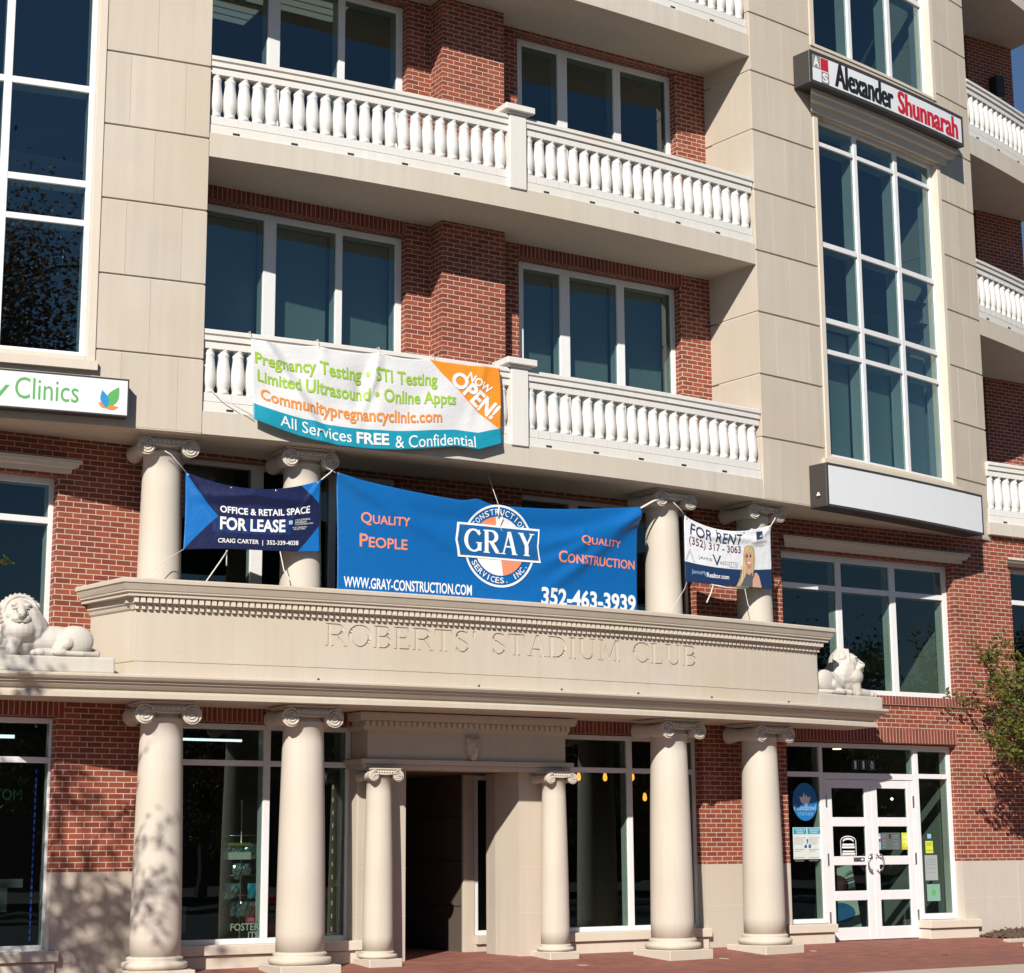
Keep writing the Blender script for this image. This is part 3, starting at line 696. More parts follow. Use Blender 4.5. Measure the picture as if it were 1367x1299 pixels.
# right jamb, splayed towards the passage
def prism(pts, z0, z1, name, mat, par=BLD):
    m = MB(); 
    for i in range(len(pts)):
        a, b = pts[i], pts[(i+1) % len(pts)]; l = (Vector(a)-Vector(b)).length
        m.face([F(*a, z0), F(*b, z0), F(*b, z1), F(*a, z1)], [(0, z0), (l, z0), (l, z1), (0, z1)])
    m.face([F(*p, z1) for p in pts]); m.face([F(*p, z0) for p in pts][::-1]); return m.build(name, mat, par)
prism([(.74, .08), (1.36, .08), (1.36, -.75), (.72, -.75), (.685, -.45)], -.2, 2.44, 'portal_jamb', M_STONE)
mb = MB(); mb.box(.62, .80, -1.26, -1.20, -.2, 2.445); mb.box(.80, 1.5, -1.264, -1.185, -.2, .10); mb.box(.80, 1.5, -1.264, -1.14, .10, .22)
bevel(mb.build('vestibule_wall', M_STONE, BLD), .005)
window('vestibule_window', F, .80, 1.5, .22, 2.44, -1.215, [], [], glass=M_GLASS, dep=.12)
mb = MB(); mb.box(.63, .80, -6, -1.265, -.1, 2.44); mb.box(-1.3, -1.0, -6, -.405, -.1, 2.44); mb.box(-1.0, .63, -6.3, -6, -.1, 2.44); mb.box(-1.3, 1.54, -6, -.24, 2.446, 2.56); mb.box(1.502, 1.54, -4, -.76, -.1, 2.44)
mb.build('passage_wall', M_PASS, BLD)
mb = MB()
for z in (.62, 1.24, 1.86): mb.box(.622, .6295, -5.9, -1.28, z, z+.012)
mb.build('passage_joint', M_DARK, BLD)
mb = MB()
for a, b, z in ((-1.72, -1.0, 1.17), (-1.72, -1.0, .56), (.74, 1.36, 1.17), (.74, 1.36, .56)): mb.box(a, b, .07, .0815, z, z+.006)
mb.build('stone_joint', stone('pale_portal_joint', (.64, .56, .47)), BLD)
for x in (-1.52, 1.17):
    column(x, .30, -.03, 2.44, .195, .158, M=F, plinth=.47, cap=.62, zg=-.06)

# ------------------------------------------------------------------ shop entrance on the right: double door with sidelights
window('door_frame', F, 5.56, 6.40, .28, 2.985, NF, [], [(2.50, .075)], dep=.18)
window('door_frame', F, 8.30, 9.11, .28, 2.985, NF, [], [(2.50, .075)], dep=.18, fw_=.09)
MB().box(6.40, 8.30, -.30, NF-.002, 2.915, 2.983).build('door_frame', M_FRAME, BLD)
MB().box(6.40, 8.30, -.30, NF-.001, 2.435, 2.53).build('door_frame', M_FRAME, BLD)
MB().box(6.401, 6.445, -.30, NF-.001, -.05, 2.434).build('door_frame', M_FRAME, BLD); MB().box(8.255, 8.299, -.30, NF-.001, -.05, 2.434).build('door_frame', M_FRAME, BLD)
tr = MB(); tr.face([F(6.40, -.22, 2.53), F(8.30, -.2205, 2.53), F(8.30, -.22, 2.92), F(6.40, -.2203, 2.92)]); tr.build('transom_pane', M_GLASS, BLD, recalc=False)
def door(x0, x1, hinge):
    st = .125; rows = [(.60, .20), (1.13, .745), (1.715, 1.265), (2.30, 1.855)]
    m = MB(); n = NF-.012; q = n-.05
    m.box(x0, x0+st, q, n, .01, 2.43); m.box(x1-st, x1, q, n, .01, 2.43)
    zs = [.01]+[z for a, b in rows for z in (b, a)]+[2.43]
    for i in range(0, len(zs), 2): m.box(x0+st, x1-st, q+.004, n-.004, zs[i], zs[i+1])
    d = bevel(m.build('door', M_FRAME, BLD), .005)
    g = MB()
    for a, b in rows:
        t = random.uniform(-.001, .001); g.face([F(x0+st-.01, n-.025+t, b-.01), F(x1-st+.01, n-.025, b-.01), F(x1-st+.01, n-.025, a+.01), F(x0+st-.01, n-.025-t, a+.01)])
    g.build('pane', M_GLASS, d, weld=False, recalc=False)
    hx = x1-.06 if hinge == 'l' else x0+.06
    pts = [F(hx, n, 1.05), F(hx, n+.05, 1.05)]; sg = -1 if hinge == 'l' else 1
    for i in range(9):
        a = -pi/2+pi*i/8; pts.append(F(hx+sg*(.02+.075*cos(a)), n+.06, 1.17+.12*sin(a)))
    pts += [F(hx, n+.05, 1.29), F(hx, n, 1.29)]
    MB().tube(pts, .014, 8).build('handle', M_STEEL, d)
    for z in (.35, 1.22, 2.1):
        e = x0 if hinge == 'l' else x1; MB().box(e-.018, e+.018, n-.005, n+.014, z-.09, z+.09).build('hinge', M_STEEL, d)
    MB().box(hx-.015 if hinge == 'r' else hx-.012, hx+.012, n, n+.006, 1.225, 1.25).build('lock', M_STEEL, d)
    return d
door(6.447, 7.365, 'l'); door(7.375, 8.253, 'r')

# ================================================================== interiors (seen through the glass)
def room(name, x0, x1, n0, n1, z0, z1, mat=M_WALLIN, floor=None, side=True):
    m = MB(); 
    m.face([F(x0, n0, z0), F(x1, n0, z0), F(x1, n0, z1), F(x0, n0, z1)])
    m.face([F(x0, n0, z1), F(x1, n0, z1), F(x1, n1, z1), F(x0, n1, z1)])
    m.face([F(x0, n0, z0), F(x0, n1, z0), F(x0, n1, z1), F(x0, n0, z1)]); m.face([F(x1, n0, z0), F(x1, n1, z0), F(x1, n1, z1), F(x1, n0, z1)])
    o = m.build(name, mat, BLD, recalc=False)
    f = MB(); f.face([F(x0, n0, z0), F(x1, n0, z0), F(x1, n1, z0), F(x0, n1, z0)]); f.build('interior_floor', M_FLOOR, BLD, recalc=False)
    return o
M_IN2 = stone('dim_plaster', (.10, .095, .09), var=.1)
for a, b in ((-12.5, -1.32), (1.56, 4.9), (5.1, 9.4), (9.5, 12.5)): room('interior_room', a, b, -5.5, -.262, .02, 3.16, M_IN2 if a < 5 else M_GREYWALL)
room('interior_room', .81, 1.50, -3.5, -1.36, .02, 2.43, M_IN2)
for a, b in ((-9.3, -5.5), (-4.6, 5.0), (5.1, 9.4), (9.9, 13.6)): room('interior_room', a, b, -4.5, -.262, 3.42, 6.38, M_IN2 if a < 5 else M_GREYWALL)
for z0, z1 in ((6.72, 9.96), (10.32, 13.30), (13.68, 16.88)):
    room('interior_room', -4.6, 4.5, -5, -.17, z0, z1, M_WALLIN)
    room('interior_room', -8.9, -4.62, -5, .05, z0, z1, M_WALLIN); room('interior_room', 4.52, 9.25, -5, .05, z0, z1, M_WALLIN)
# roller blinds drawn behind some panes
M_BLIND = plain('blind_fabric', (.40, .43, .42), .9)
for a, b, zb in ((-4.2, -3.10, 6.8), (-2.9, -2.05, 6.8), (-1.93, -1.1, 6.8), (.95, 1.62, 6.8), (1.80, 2.64, 6.8), (2.78, 3.64, 6.8)):
    m = MB(); m.grid(lambda u, v: F(a+(b-a)*u, -.37+.004*sin(u*40)+.01*sin(v*3+a), 9.72-(9.72-zb)*v), 12, 6); m.build('roller_blind', M_BLIND, BLD, recalc=False)
for a, b in ((5.95, 6.88), (7.0, 7.98), (8.12, 9.02)):
    m = MB(); m.grid(lambda u, v: A(a+(b-a)*u, -.40+.004*sin(v*5+a), 9.36-2.06*v), 8, 4); m.build('roller_blind', M_BLIND, BLD, recalc=False)
# lights seen inside
def thing_mesh(mb, name, mat, label, cat, group=None, **k): return tag(mb.build(name, mat, **k), label, cat, group)
def panel_light(x0, x1, n0, n1, z, label):
    o = MB().box(x0, x1, n0, n1, z-.05, z).build('ceiling_light', M_FRAME); tag(o, label, 'ceiling light', 'ceiling panel lights in the office')
    m = MB()
    for i in range(3):
        w = (n1-n0)/3; m.box(x0+.03, x1-.03, n0+w*i+.03, n0+w*(i+1)-.02, z-.056, z-.049)
    m.build('diffuser', E_PANEL, o)
panel_light(-4.15, -2.75, -1.75, -1.15, 13.28, 'dim ceiling panel light behind the left pane of the upper left balcony window')
panel_light(-3.1, -1.7, -1.0, -.40, 13.28, 'dim ceiling panel light spanning two panes of the upper left balcony window')
tubes = [(-6.9, -5.85, -1.2, 2.80, 'upper front'), (-7.0, -5.85, -1.9, 2.80, 'middle'), (-7.2, -5.9, -2.7, 2.78, 'lowest and farthest')]
for x0, x1, n, z, w in tubes:
    thing_mesh(MB().box(x0, x1, n-.03, n+.03, z, z+.04), 'fluorescent_tube', E_TUBE, 'white fluorescent tube in the far left shop window, %s of three' % w, 'light', 'fluorescent tubes in the left shop')
thing_mesh(MB().box(-3.9, -3.0, -.75, -.71, 2.80, 2.83), 'fluorescent_tube', E_TUBE, 'long white fluorescent tube in the window between the two left columns', 'light', 'fluorescent tubes in the left shop')
thing_mesh(MB().box(-1.95, -1.62, -1.5, -1.46, 2.75, 2.78), 'fluorescent_tube', E_TUBE, 'short white fluorescent tube just right of the second column from left', 'light', 'fluorescent tubes in the left shop')
pl = [(2.35, -1.6, 'leftmost'), (2.85, -1.6, 'second from left'), (3.33, -1.6, 'third from left'), (3.62, -1.3, 'fourth, right of the mullion'), (4.35, -2.0, 'lowest, beside the big column')]
for i, (x, n, w) in enumerate(pl):
    z = 2.40 if i < 4 else 2.12
    e = tag(empty('pendant_lamp', F(x, n, z)), 'glowing bare bulb pendant in the cafe window, %s' % w, 'lamp', 'bulb pendants in the cafe window')
    MB().lathe([(0, 0), (.028, .02), (.034, .06), (.022, .11), (.014, .13)], seg=12).build('bulb', E_BULB, e)
    MB().lathe([(.02, .13), (.022, .19), (.006, .20)], seg=10).build('socket', M_BLACK, e)
    MB().tube([(0, 0, .20), (0, 0, .72)], .004, 6).build('cord', M_BLACK, e)
thing_mesh(MB().lathe([(0, 0), (.07, .005), (.07, .02)], F(7.35, -.9, 2.93), 16), 'downlight', E_DOWN, 'small round downlight glowing behind the transom above number 110', 'light')
thing_mesh(MB().lathe([(0, 0), (.03, .03), (0, .06)], F(8.95, -1.4, 2.15), 10), 'light_bulb', E_DOWN, 'tiny glowing bulb inside the narrow window right of the doors', 'light')
thing_mesh(MB().lathe([(0, 0), (.06, .005), (.06, .02)], F(-6.75, -.45, 9.2), 16), 'downlight', emit('office_downlight', (1, .9, .75), 1.2), 'small round downlight in the tall tower window at far left', 'light')
# LED strips stuck along window edges
def leds(x, n, z0, z1, mat, pitch, h, label):
    e = tag(empty('led_strip', F(x, n, z0)), label, 'led strip'); m = MB(); m.box(-.012, .012, -.004, 0, 0, z1-z0); m.build('tape', M_BLACK, e)
    m = MB(); z = .02
    while z < z1-z0-h: m.box(-.008, .008, .0005, .003, z, z+h); z += pitch
    m.build('led', mat, e)
leds(-5.80, -.40, .36, 2.42, E_BLUE, .085, .05, 'strip of blue LEDs down the right edge of the far left shop window')
leds(-1.83, -.40, .36, 2.40, E_YEL, .165, .055, 'dotted strip of yellow LEDs beside the entrance portal')
# merchandise in the left window
e = tag(empty('display_rack', F(-3.02, -.62, .05)), 'rack hung with shiny silver bags behind the window left of the second column', 'display rack')
m = MB(); m.tube([(0, 0, .25), (0, 0, 2.0)], .012, 6); m.tube([(-.2, 0, .25), (.2, 0, .25)], .012, 6)
for z in (.8, 1.05, 1.3, 1.55): m.tube([(-.22, 0, z), (.22, 0, z)], .008, 6)
m.build('pole', M_STEEL, e)
silver = plain('silver_foil', (.55, .65, .68), .18, .95, var=.3, sc=30)
for i in range(26):
    z = random.choice((.62, .85, 1.1, 1.35)); x = random.uniform(-.17, .17); y = random.uniform(-.06, .10)
    m = MB(); w, h = random.uniform(.05, .08), random.uniform(.13, .2)
    m.grid(lambda u, v: Vector((x+(u-.5)*w*2*(1-.25*abs(v-.5)), -y-.02*sin(pi*u)*sin(pi*v)-.012*sin(9*u+7*v+i), z-h*v+.1)), 5, 6)
    m.build('foil_bag', silver if i % 5 else I_TEAL, e)
MB().box(-.28, .10, .02, .08, 1.42, 1.46).build('shelf_edge', ink('dim_yellow', (.22, .22, .06)), e); MB().box(-.27, .1, .03, .09, 1.25, 1.34).build('label_strip', I_PAPER, e)
def flat_box(name, x0, x1, n, z0, z1, mat, label, cat, group=None, dep=.004): return thing_mesh(MB().box(x0, x1, n-dep, n, z0, z1), name, mat, label, cat, group)
o = flat_box('display_box', -2.80, -2.50, -.45, .34, .86, I_RED, 'red cardboard display box half hidden left of the second column', 'display box', dep=.2)
MB().box(-2.72, -2.58, -.449, -.446, .50, .74).build('cutout', I_BLACK, o)
o = flat_box('display_box', -1.98, -1.70, -.42, .36, .95, I_RED, 'red and yellow display box standing just right of the second column', 'display box', dep=.2)
MB().box(-1.95, -1.74, -.419, -.416, .45, .88).build('front_print', ink('olive_ink', (.22, .16, .02)), o)
MB().box(-1.725, -1.705, -.419, -.416, .5, .8).build('side_print', I_WHITE, o)
flat_box('notice', -4.02, -3.90, -.24, .42, .74, I_GREY, 'small grey notice at the bottom left of the window right of the first column', 'notice')
o = flat_box('sticker', -3.12, -2.98, -.2125, .52, .60, ink('pink_ink', (.6, .02, .12)), 'small pink sticker low in the window left of the second column', 'sticker', dep=.001)
lettering('OPEN', I_WHITE, lambda u, v: F(u, -.2115, v), (-3.09, -3.01, .54, .58), o)
e = tag(empty('window_lettering', F(-3.1, -.21, .3)), 'white words FOSTER ITS low in the window left of the second column', 'lettering')
fn = lambda u, v: F(u, -.2115, v)-e.location
lettering('FOSTER', I_WHITE, fn, (-3.32, -2.93, .43, .52), e, bold=.02); lettering('ITS', I_WHITE, fn, (-3.08, -2.94, .335, .415), e, bold=.02)
e = tag(empty('window_lettering', F(-3.6, -3, 2.0)), 'dim dark word BEVERAGES on the back wall behind the two left columns', 'lettering')
fn = lambda u, v: F(u, -5.45, v)-e.location
lettering('BEVERAGES', I_BLACK, fn, (-1.6, .2, 2.0, 2.32), e, bold=.02)
e = tag(empty('window_lettering', F(-6.3, -.5, 2.0)), 'dark green word KRATOM in the far left shop window', 'lettering')
fn = lambda u, v: F(u, -.35, v)-e.location
lettering('KRATOM', ink('dark_green_ink', (.02, .10, .05)), fn, (-6.62, -5.98, 2.02, 2.15), e)
flat_box('notice', -6.35, -5.93, -.33, 1.00, 1.10, ink('dim_picture_strip', (.16, .15, .17)), 'pale strip of small pictures in the far left shop window', 'notice')
o = flat_box('notice', -6.5, -6.12, -.30, .72, 1.0, ink('dim_paper', (.16, .17, .165)), 'tilted pale printed sheet at the left edge of the far left shop window', 'notice')
# cafe side: door stickers and posters
D0 = NF-.036
o = flat_box('sidelight_sticker', 5.60, 6.22, NF-.034, 1.72, 2.46, None, 'x', 'sticker'); bpy.data.objects.remove(o)
ov = []
for i in range(48):
    a = 2*pi*i/48; ov.append((6.05+.245*cos(a), 2.085+.285*sin(a)))
o = put2d('cafe_sticker', ov, [list(range(48))], I_BLUE, lambda u, v: F(u, NF-.032, v)); tag(o, 'blue oval cafe sticker with a white bowl on the sidelight left of the doors', 'sticker')
bo = [(x*.72+1.78, z*.72+.652) for x, z in [(5.78, 2.10), (5.82, 1.98), (5.88, 1.94), (6.0, 1.94), (6.05, 1.98), (6.09, 2.10), (6.0, 2.08), (5.97, 2.15), (5.94, 2.09), (5.90, 2.19), (5.87, 2.08)]]
put2d('bowl_mark', bo, [list(range(len(bo)))], I_WHITE, lambda u, v: F(u, NF-.031, v), None, o)
lettering('PokeBowl', I_LTB, lambda u, v: F(u, NF-.031, v), (5.83, 6.26, 1.955, 2.045), o); lettering('STATION', I_LTB, lambda u, v: F(u, NF-.031, v), (5.91, 6.19, 1.88, 1.925), o, spacing=1.4)
o = flat_box('safety_notice', 5.79, 6.34, NF-.030, 1.23, 1.70, I_PAPER, 'pale two column notice with teal headings on the sidelight left of the doors', 'notice', dep=.003)
q = lambda u, v: F(u, NF-.0285, v)
for a, b, t1, t2 in ((5.80, 6.055, 'COVID-19', 'GUIDELINES'), (6.075, 6.33, 'SOCIAL DISTANCE', 'PLEASE')):
    MB().box(a, b, NF-.0299, NF-.029, 1.60, 1.69).build('heading', I_TEAL, o)
    lettering(t1, I_WHITE, q, (a+.04, b-.03, 1.65, 1.677), o); lettering(t2, I_WHITE, q, (a+.06, b-.06, 1.612, 1.64), o)
m = MB()
for z, w in ((1.54, .25), (1.51, .20), (1.48, .22), (1.45, .18), (1.37, .22), (1.345, .15), (1.25, .22), (1.225, .18), (1.20, .2)):
    for a in (5.81, 6.09): m.box(a, a+w*.9, NF-.0299, NF-.029, z, z+.008)
m.build('small_print', I_GREY, o)
m = MB()
for x, z, r in ((6.065, 1.51, .02), (6.065, 1.475, .015), (6.03, 1.42, .028), (6.11, 1.42, .028)): m.lathe([(r, 0), (0, .001)], F(x, NF-.0292, z), 12, M=lambda v: Vector((v.x, -v.z, v.y)))
m.build('pictogram', I_BLUE, o)
o = flat_box('hours_sticker', 6.730, 7.050, D0, 1.275, 1.28, I_WHITE, 'white outlined opening hours sticker on the left door leaf', 'sticker', dep=.002)
m = MB()
for a, b, c, d in ((6.66, 6.672, 1.28, 1.50), (6.968, 6.98, 1.28, 1.50), (6.70, 6.94, 1.425, 1.455), (6.69, 6.95, 1.385, 1.415), (6.70, 6.94, 1.325, 1.35), (6.69, 6.95, 1.288, 1.315)): m.box(a+.07, b+.07, D0-.002, D0, c, d)
m.build('line', I_WHITE, o)
for rx, rz_, w in ((.155, .075, .014), (.11, .045, .03)):
    r1 = [(6.82+rx*cos(pi*i/12), 1.50+rz_*sin(pi*i/12)) for i in range(13)]; r2 = [(6.82+(rx-.0)*cos(pi*i/12)*.97, 1.50-w+rz_*sin(pi*i/12)) for i in range(13)]
    put2d('arch', r1+r2, [[i, i+1, i+14, i+13] for i in range(12)], I_WHITE, lambda u, v: F(u+.07, D0-.0005, v), None, o)
o = flat_box('direction_sticker', 6.970, 7.190, NF-.0105, 1.185, 1.245, I_BLACK, 'small black sticker with a white arrow on the middle rail of the left door', 'sticker', dep=.002)
lettering('USE OTHER', I_GREY, lambda u, v: F(u+.07, NF-.0095, v), (6.915, 7.03, 1.20, 1.23), o)
put2d('arrow', [(7.04, 1.205), (7.075, 1.205), (7.075, 1.195), (7.105, 1.215), (7.075, 1.235), (7.075, 1.225), (7.04, 1.225)], [[0, 1, 5, 6], [2, 3, 4]], I_WHITE, lambda u, v: F(u+.07, NF-.0095, v), None, o)
o = flat_box('flyer', 8.000, 8.130, D0, 1.36, 1.62, I_YELL, 'bright yellow flyer on the right door leaf', 'flyer', dep=.002)
lettering('FRESH', I_WHITE, lambda u, v: F(u+.07, D0+.001, v), (7.95, 8.04, 1.53, 1.57), o); lettering('BOWLS', I_WHITE, lambda u, v: F(u+.07, D0+.001, v), (7.95, 8.04, 1.46, 1.50), o)
m = MB(); m.box(8.015, 8.035, D0, D0+.001, 1.365, 1.42); m.box(8.055, 8.08, D0, D0+.001, 1.365, 1.40); m.box(8.10, 8.128, D0, D0+.001, 1.365, 1.415); m.build('print', I_ORANGE, o)
o = flat_box('flyer', 7.570, 7.975, D0, 1.36, 1.62, ink('dim_flyer', (.10, .13, .12)), 'dark grey printed sheets on the right door leaf beside the yellow flyer', 'flyer', dep=.002)
m = MB()
for z in (1.58, 1.55, 1.5, 1.46, 1.43, 1.39): m.box(7.590, 7.670, D0, D0+.001, z, z+.008); m.box(7.810, 7.930, D0, D0+.001, z-.01, z-.002)
m.build('small_print', I_GREY, o); MB().box(7.730, 7.780, D0, D0+.0012, 1.53, 1.60).build('picture', I_MAROON, o)
o = flat_box('flyer', 7.497, 7.560, D0, 1.36, 1.61, I_LTB, 'narrow blue white and red sticker strip at the left of the right door leaf', 'sticker', dep=.002)
MB().box(7.500, 7.557, D0, D0+.001, 1.48, 1.53).build('red_band', I_RED, o); MB().box(7.500, 7.557, D0, D0+.001, 1.53, 1.56).build('white_band', I_WHITE, o)
o = flat_box('flyer', 8.50, 8.66, NF-.034, 1.30, 1.49, I_YELL, 'small yellow green notice in the narrow window right of the doors', 'flyer', dep=.003)
m = MB(); [m.box(8.52, 8.64, NF-.034, NF-.033, z, z+.012) for z in (1.45, 1.42, 1.34)]; m.build('small_print', I_DGREEN, o)
o = flat_box('flyer', 8.47, 8.74, NF-.034, .88, 1.27, ink('dim_white', (.33, .37, .37)), 'pale letter sheet in the narrow window right of the doors', 'flyer', dep=.003)
m = MB(); [m.box(8.50, 8.70, NF-.034, NF-.033, z, z+.008) for z in (1.2, 1.16, 1.12, 1.06, 1.0)]; m.build('small_print', I_GREY, o)
o = flat_box('flyer', 8.49, 8.77, NF-.034, .56, .82, ink('mint_ink', (.20, .38, .30)), 'mint green sticker with a dark dot low in the narrow window right of the doors', 'sticker', dep=.003)
MB().lathe([(.05, 0), (0, .001)], F(8.63, NF-.0335, .69), 16, M=lambda v: Vector((v.x, -v.z, v.y)), smooth=False).build('dot', I_DGREEN, o)
o = flat_box('flyer', 8.55, 8.63, NF-.034, 1.53, 1.60, I_LTB, 'tiny pale blue sticker above the yellow notice right of the doors', 'sticker', dep=.003)
# 110 in outlined plates
e = tag(empty('house_number', F(7.3, -.21, 2.62)), 'white house number 110 on the transom glass above the double doors', 'house number')
for i, ch in enumerate('110'):
    x = 7.05+i*.165; lettering(ch, I_WHITE, lambda u, v: F(u, -.209, v)-e.location, (x+.035, x+.075 if ch == '1' else x+.10, 2.60, 2.72), e, bold=.02)
    m = MB(); [m.box(*b) for b in ((x+.0, x+.006, -.2105, -.2095, 2.59, 2.73), (x+.115, x+.121, -.2105, -.2095, 2.59, 2.73), (x+.0, x+.12, -.2105, -.2095, 2.585, 2.59), (x+.0, x+.12, -.2105, -.2095, 2.73, 2.735))]
    link('number_outline', m.mesh('number_outline', I_GREY), e, loc=-e.location)
# sandwich board just inside the doors
e = tag(empty('sandwich_board', F(7.3, -1.0, .02), rad(-25)), 'white sandwich board leaning behind the glass of the left door', 'sandwich board')
for sgn in (1, -1):
    m = MB(); T = lambda x, y, z, s=sgn: Vector((x*(1-.18*z), s*(-(.30-.24*z))-y*s, z))
    m.box(-.32, .32, 0, .03, 0, 1.1, lambda x, n, z: T(x, n, z), step=1); m.build('board', I_PAPER, e)
m = lambda u, v: Vector((u*(1-.18*v), -(.30-.24*v)-.034, v))
put2d('print', [(.20*cos(a*pi/8), .80+.15*sin(a*pi/8)) for a in range(16)], [list(range(16))], I_MAROON, m, None, e); put2d('print', [(.25*cos(a*pi/8), .38+.15*sin(a*pi/8)) for a in range(16)], [list(range(16))], I_BLUE, m, None, e)

# ================================================================== sign boxes
def sign_box(name, s0, s1, d0, d1, z0, z1, label, rim=.035, face=M_ACRYL):
    e = tag(empty(name, A((s0+s1)/2, d0, z0)), label, 'sign'); L = Vector(e.location)
    M = lambda s, d, z: A(s, d, z)-L
    m = MB(); m.box(s0, s1, d0, d1-.012, z0, z1, M); bevel(m.build('cabinet', M_SIGNBOX, e), .01)
    m = MB(); m.box(s0+.001, s1-.001, d1-.012, d1, z0, z0+rim, M); m.box(s0+.001, s1-.001, d1-.012, d1, z1-rim, z1, M); m.box(s0+.001, s0+rim, d1-.012, d1-.001, z0+rim, z1-rim, M); m.box(s1-rim, s1-.001, d1-.012, d1-.001, z0+rim, z1-rim, M); m.build('rim', M_SIGNBOX, e)
    m = MB(); m.box(s0+rim, s1-rim, d1-.0115, d1-.004, z0+rim, z1-rim, M); m.build('face', face, e)
    return e, (lambda u, v, h=0: A(u, d1-.002+h, v)-L)
e, fn = sign_box('clinic_sign', -9.1, -5.34, .01, .19, 6.49, 6.95, 'white box sign reading Clinics in green with a leaf mark, at far left', rim=.018)
lettering('Pregnanc', I_DGREEN, fn, (-8.15, -6.95, 6.545, 6.86), e); lettering('y', I_DGREEN, fn, (-6.93, -6.72, 6.545, 6.76), e)
lettering('Clinics', I_DGREEN, fn, (-6.66, -5.93, 6.61, 6.87), e)
def leaf(cx, cz, L, w, ang): 
    p = []
    for i in range(13): t = i/12; p.append((t*L, w*sin(pi*t)*(1-.25*t)))
    for i in range(12, -1, -1): t = i/12; p.append((t*L, -w*sin(pi*t)*(1-.25*t)))
    c, s_ = cos(rad(ang)), sin(rad(ang)); return [(cx+x*c-y*s_, cz+x*s_+y*c) for x, y in p]
lf = [list(range(26))]
put2d('leaf_mark', leaf(-5.60, 6.58, .30, .075, 62), lf, I_DGREEN, lambda u, v: fn(u, v, .001), None, e); put2d('leaf_mark', leaf(-5.60, 6.58, .22, .055, 105), lf, I_SKYB, lambda u, v: fn(u, v, .002), None, e)
put2d('leaf_mark', leaf(-5.60, 6.575, .12, .03, 145), lf, I_ORANGE, lambda u, v: fn(u, v, .0005), None, e); put2d('leaf_mark', leaf(-5.60, 6.575, .14, .03, 10), lf, I_ORANGE, lambda u, v: fn(u, v, .0015), None, e)
e, fn = sign_box('law_office_sign', 5.33, 9.42, .01, .36, 13.02, 13.56, 'black framed box sign reading Alexander Shunnarah under the top tower window', rim=.055)
for k, dx in enumerate((-.016, -.005, .006, .016)):
    h_ = .0003*k
    lettering('Alexander', I_BLACK, lambda u, v: fn(u+dx, v, h_), (5.92, 7.38, 13.105, 13.50), e, bold=.012); lettering('Shunnarah', I_RED, lambda u, v: fn(u+dx, v, h_), (7.52, 9.24, 13.105, 13.49), e, bold=.012)
for nm, b, mt, h in (('logo_square', (5.385, 5.57, 13.29, 13.50), I_GREY, .0005), ('logo_square', (5.58, 5.76, 13.29, 13.49), I_RED, .0006), ('logo_square', (5.59, 5.77, 13.08, 13.27), I_GREY, .0006)):
    put2d(nm, [(b[0], b[2]), (b[1], b[2]), (b[1], b[3]), (b[0], b[3])], [[0, 1, 2, 3]], mt, lambda u, v, h=h: fn(u, v, h), None, e)
lettering('A', I_WHITE, lambda u, v: fn(u, v, .0012), (5.41, 5.545, 13.31, 13.48), e, bold=.03); lettering('S', I_WHITE, lambda u, v: fn(u, v, .0012), (5.615, 5.745, 13.10, 13.25), e, bold=.03)
e, fn = sign_box('blank_sign', 5.35, 9.38, .01, .36, 6.36, 7.02, 'blank white box sign in a black frame below the right tower window', rim=.035)
L = Vector(e.location); m = MB(); t, o_ = bow_frame(5.35)
for a in (90, 210, 330): m.lathe([(.0, 0), (.014, .004), (.016, .03), (0, .035)], A(5.35, .20, 6.55)-L+Vector((0, 0, .0))+o_*.018*cos(rad(a))+Vector((0, 0, .018*sin(rad(a)))), 8, M=lambda v: Vector((-v.z, v.y, v.x)))
m.build('vent_cap', I_WHITE, e)

# ================================================================== banners
def vinyl(name, build):
    m, t, b = newmat(name); g = G(t); u, v = g.uv(); col = build(g, u, v)
    k = g.m('MULTIPLY_ADD', g.m('SUBTRACT', g.noise(g.coord('Object'), 3, 4), .5), .10, 1)
    t.links.new(g.mix(1.0, col, g.grey(k), 'MULTIPLY'), b.inputs['Base Color']); b.inputs['Roughness'].default_value = .42
    t.links.new(g.bump(g.noise(g.map(g.coord('UV'), (3, 1.4, 1)), 5, 5, .6), .22, .05), b.inputs['Normal'])
    ly = None
    return m
def banner(name, label, s_of, z_of, d_of, mat, nu=120, nv=60, group=None):
    """s_of(u,v), z_of(u,v), d_of(u,v): v runs downwards"""
    e = tag(empty(name, A(s_of(.5, 1), d_of(.5, 1), z_of(.5, 1))), label, 'banner', group); L = Vector(e.location)
    P = lambda u, v: A(s_of(u, v), d_of(u, v), z_of(u, v))-L
    m = MB(); m.grid(P, nu, nv); f = m.build('fabric', mat, e, recalc=False)
    sol = f.modifiers.new('thickness', 'SOLIDIFY'); sol.thickness = .002; sol.offset = 0
    hems = MB()
    def fn(u, v, h=.0075):
        e1 = .002; p = P(u, v); du = P(min(1, u+e1), v)-P(max(0, u-e1), v); dv = P(u, min(1, v+e1))-P(u, max(0, v-e1)); n = du.cross(-dv)
        if n.y > 0: n = -n
        return p+n.normalized()*h
    return e, fn
def bt(txt, mat, fn, box, e, **k):                       # box in banner coordinates u0,u1,v_bottom,v_top
    k.setdefault('maxlen', .03); return lettering(txt, mat, fn, box, e, **k)
def rope(e, pts, r=.006, name='rope'):
    L = Vector(e.location); return MB().tube([Vector(p)-L for p in pts], r, 6).build(name, M_ROPE, e)
def eyelets(e, fn, us, vs):
    m = MB()
    for u in us:
        for v in vs:
            c = fn(u, v, .003); m.lathe([(.006, 0), (.014, .0), (.014, .003), (.006, .003)], c, 10, M=lambda q: Vector((q.x, -q.z, q.y)), caps=False)
    m.build('eyelet', M_STEEL, e)
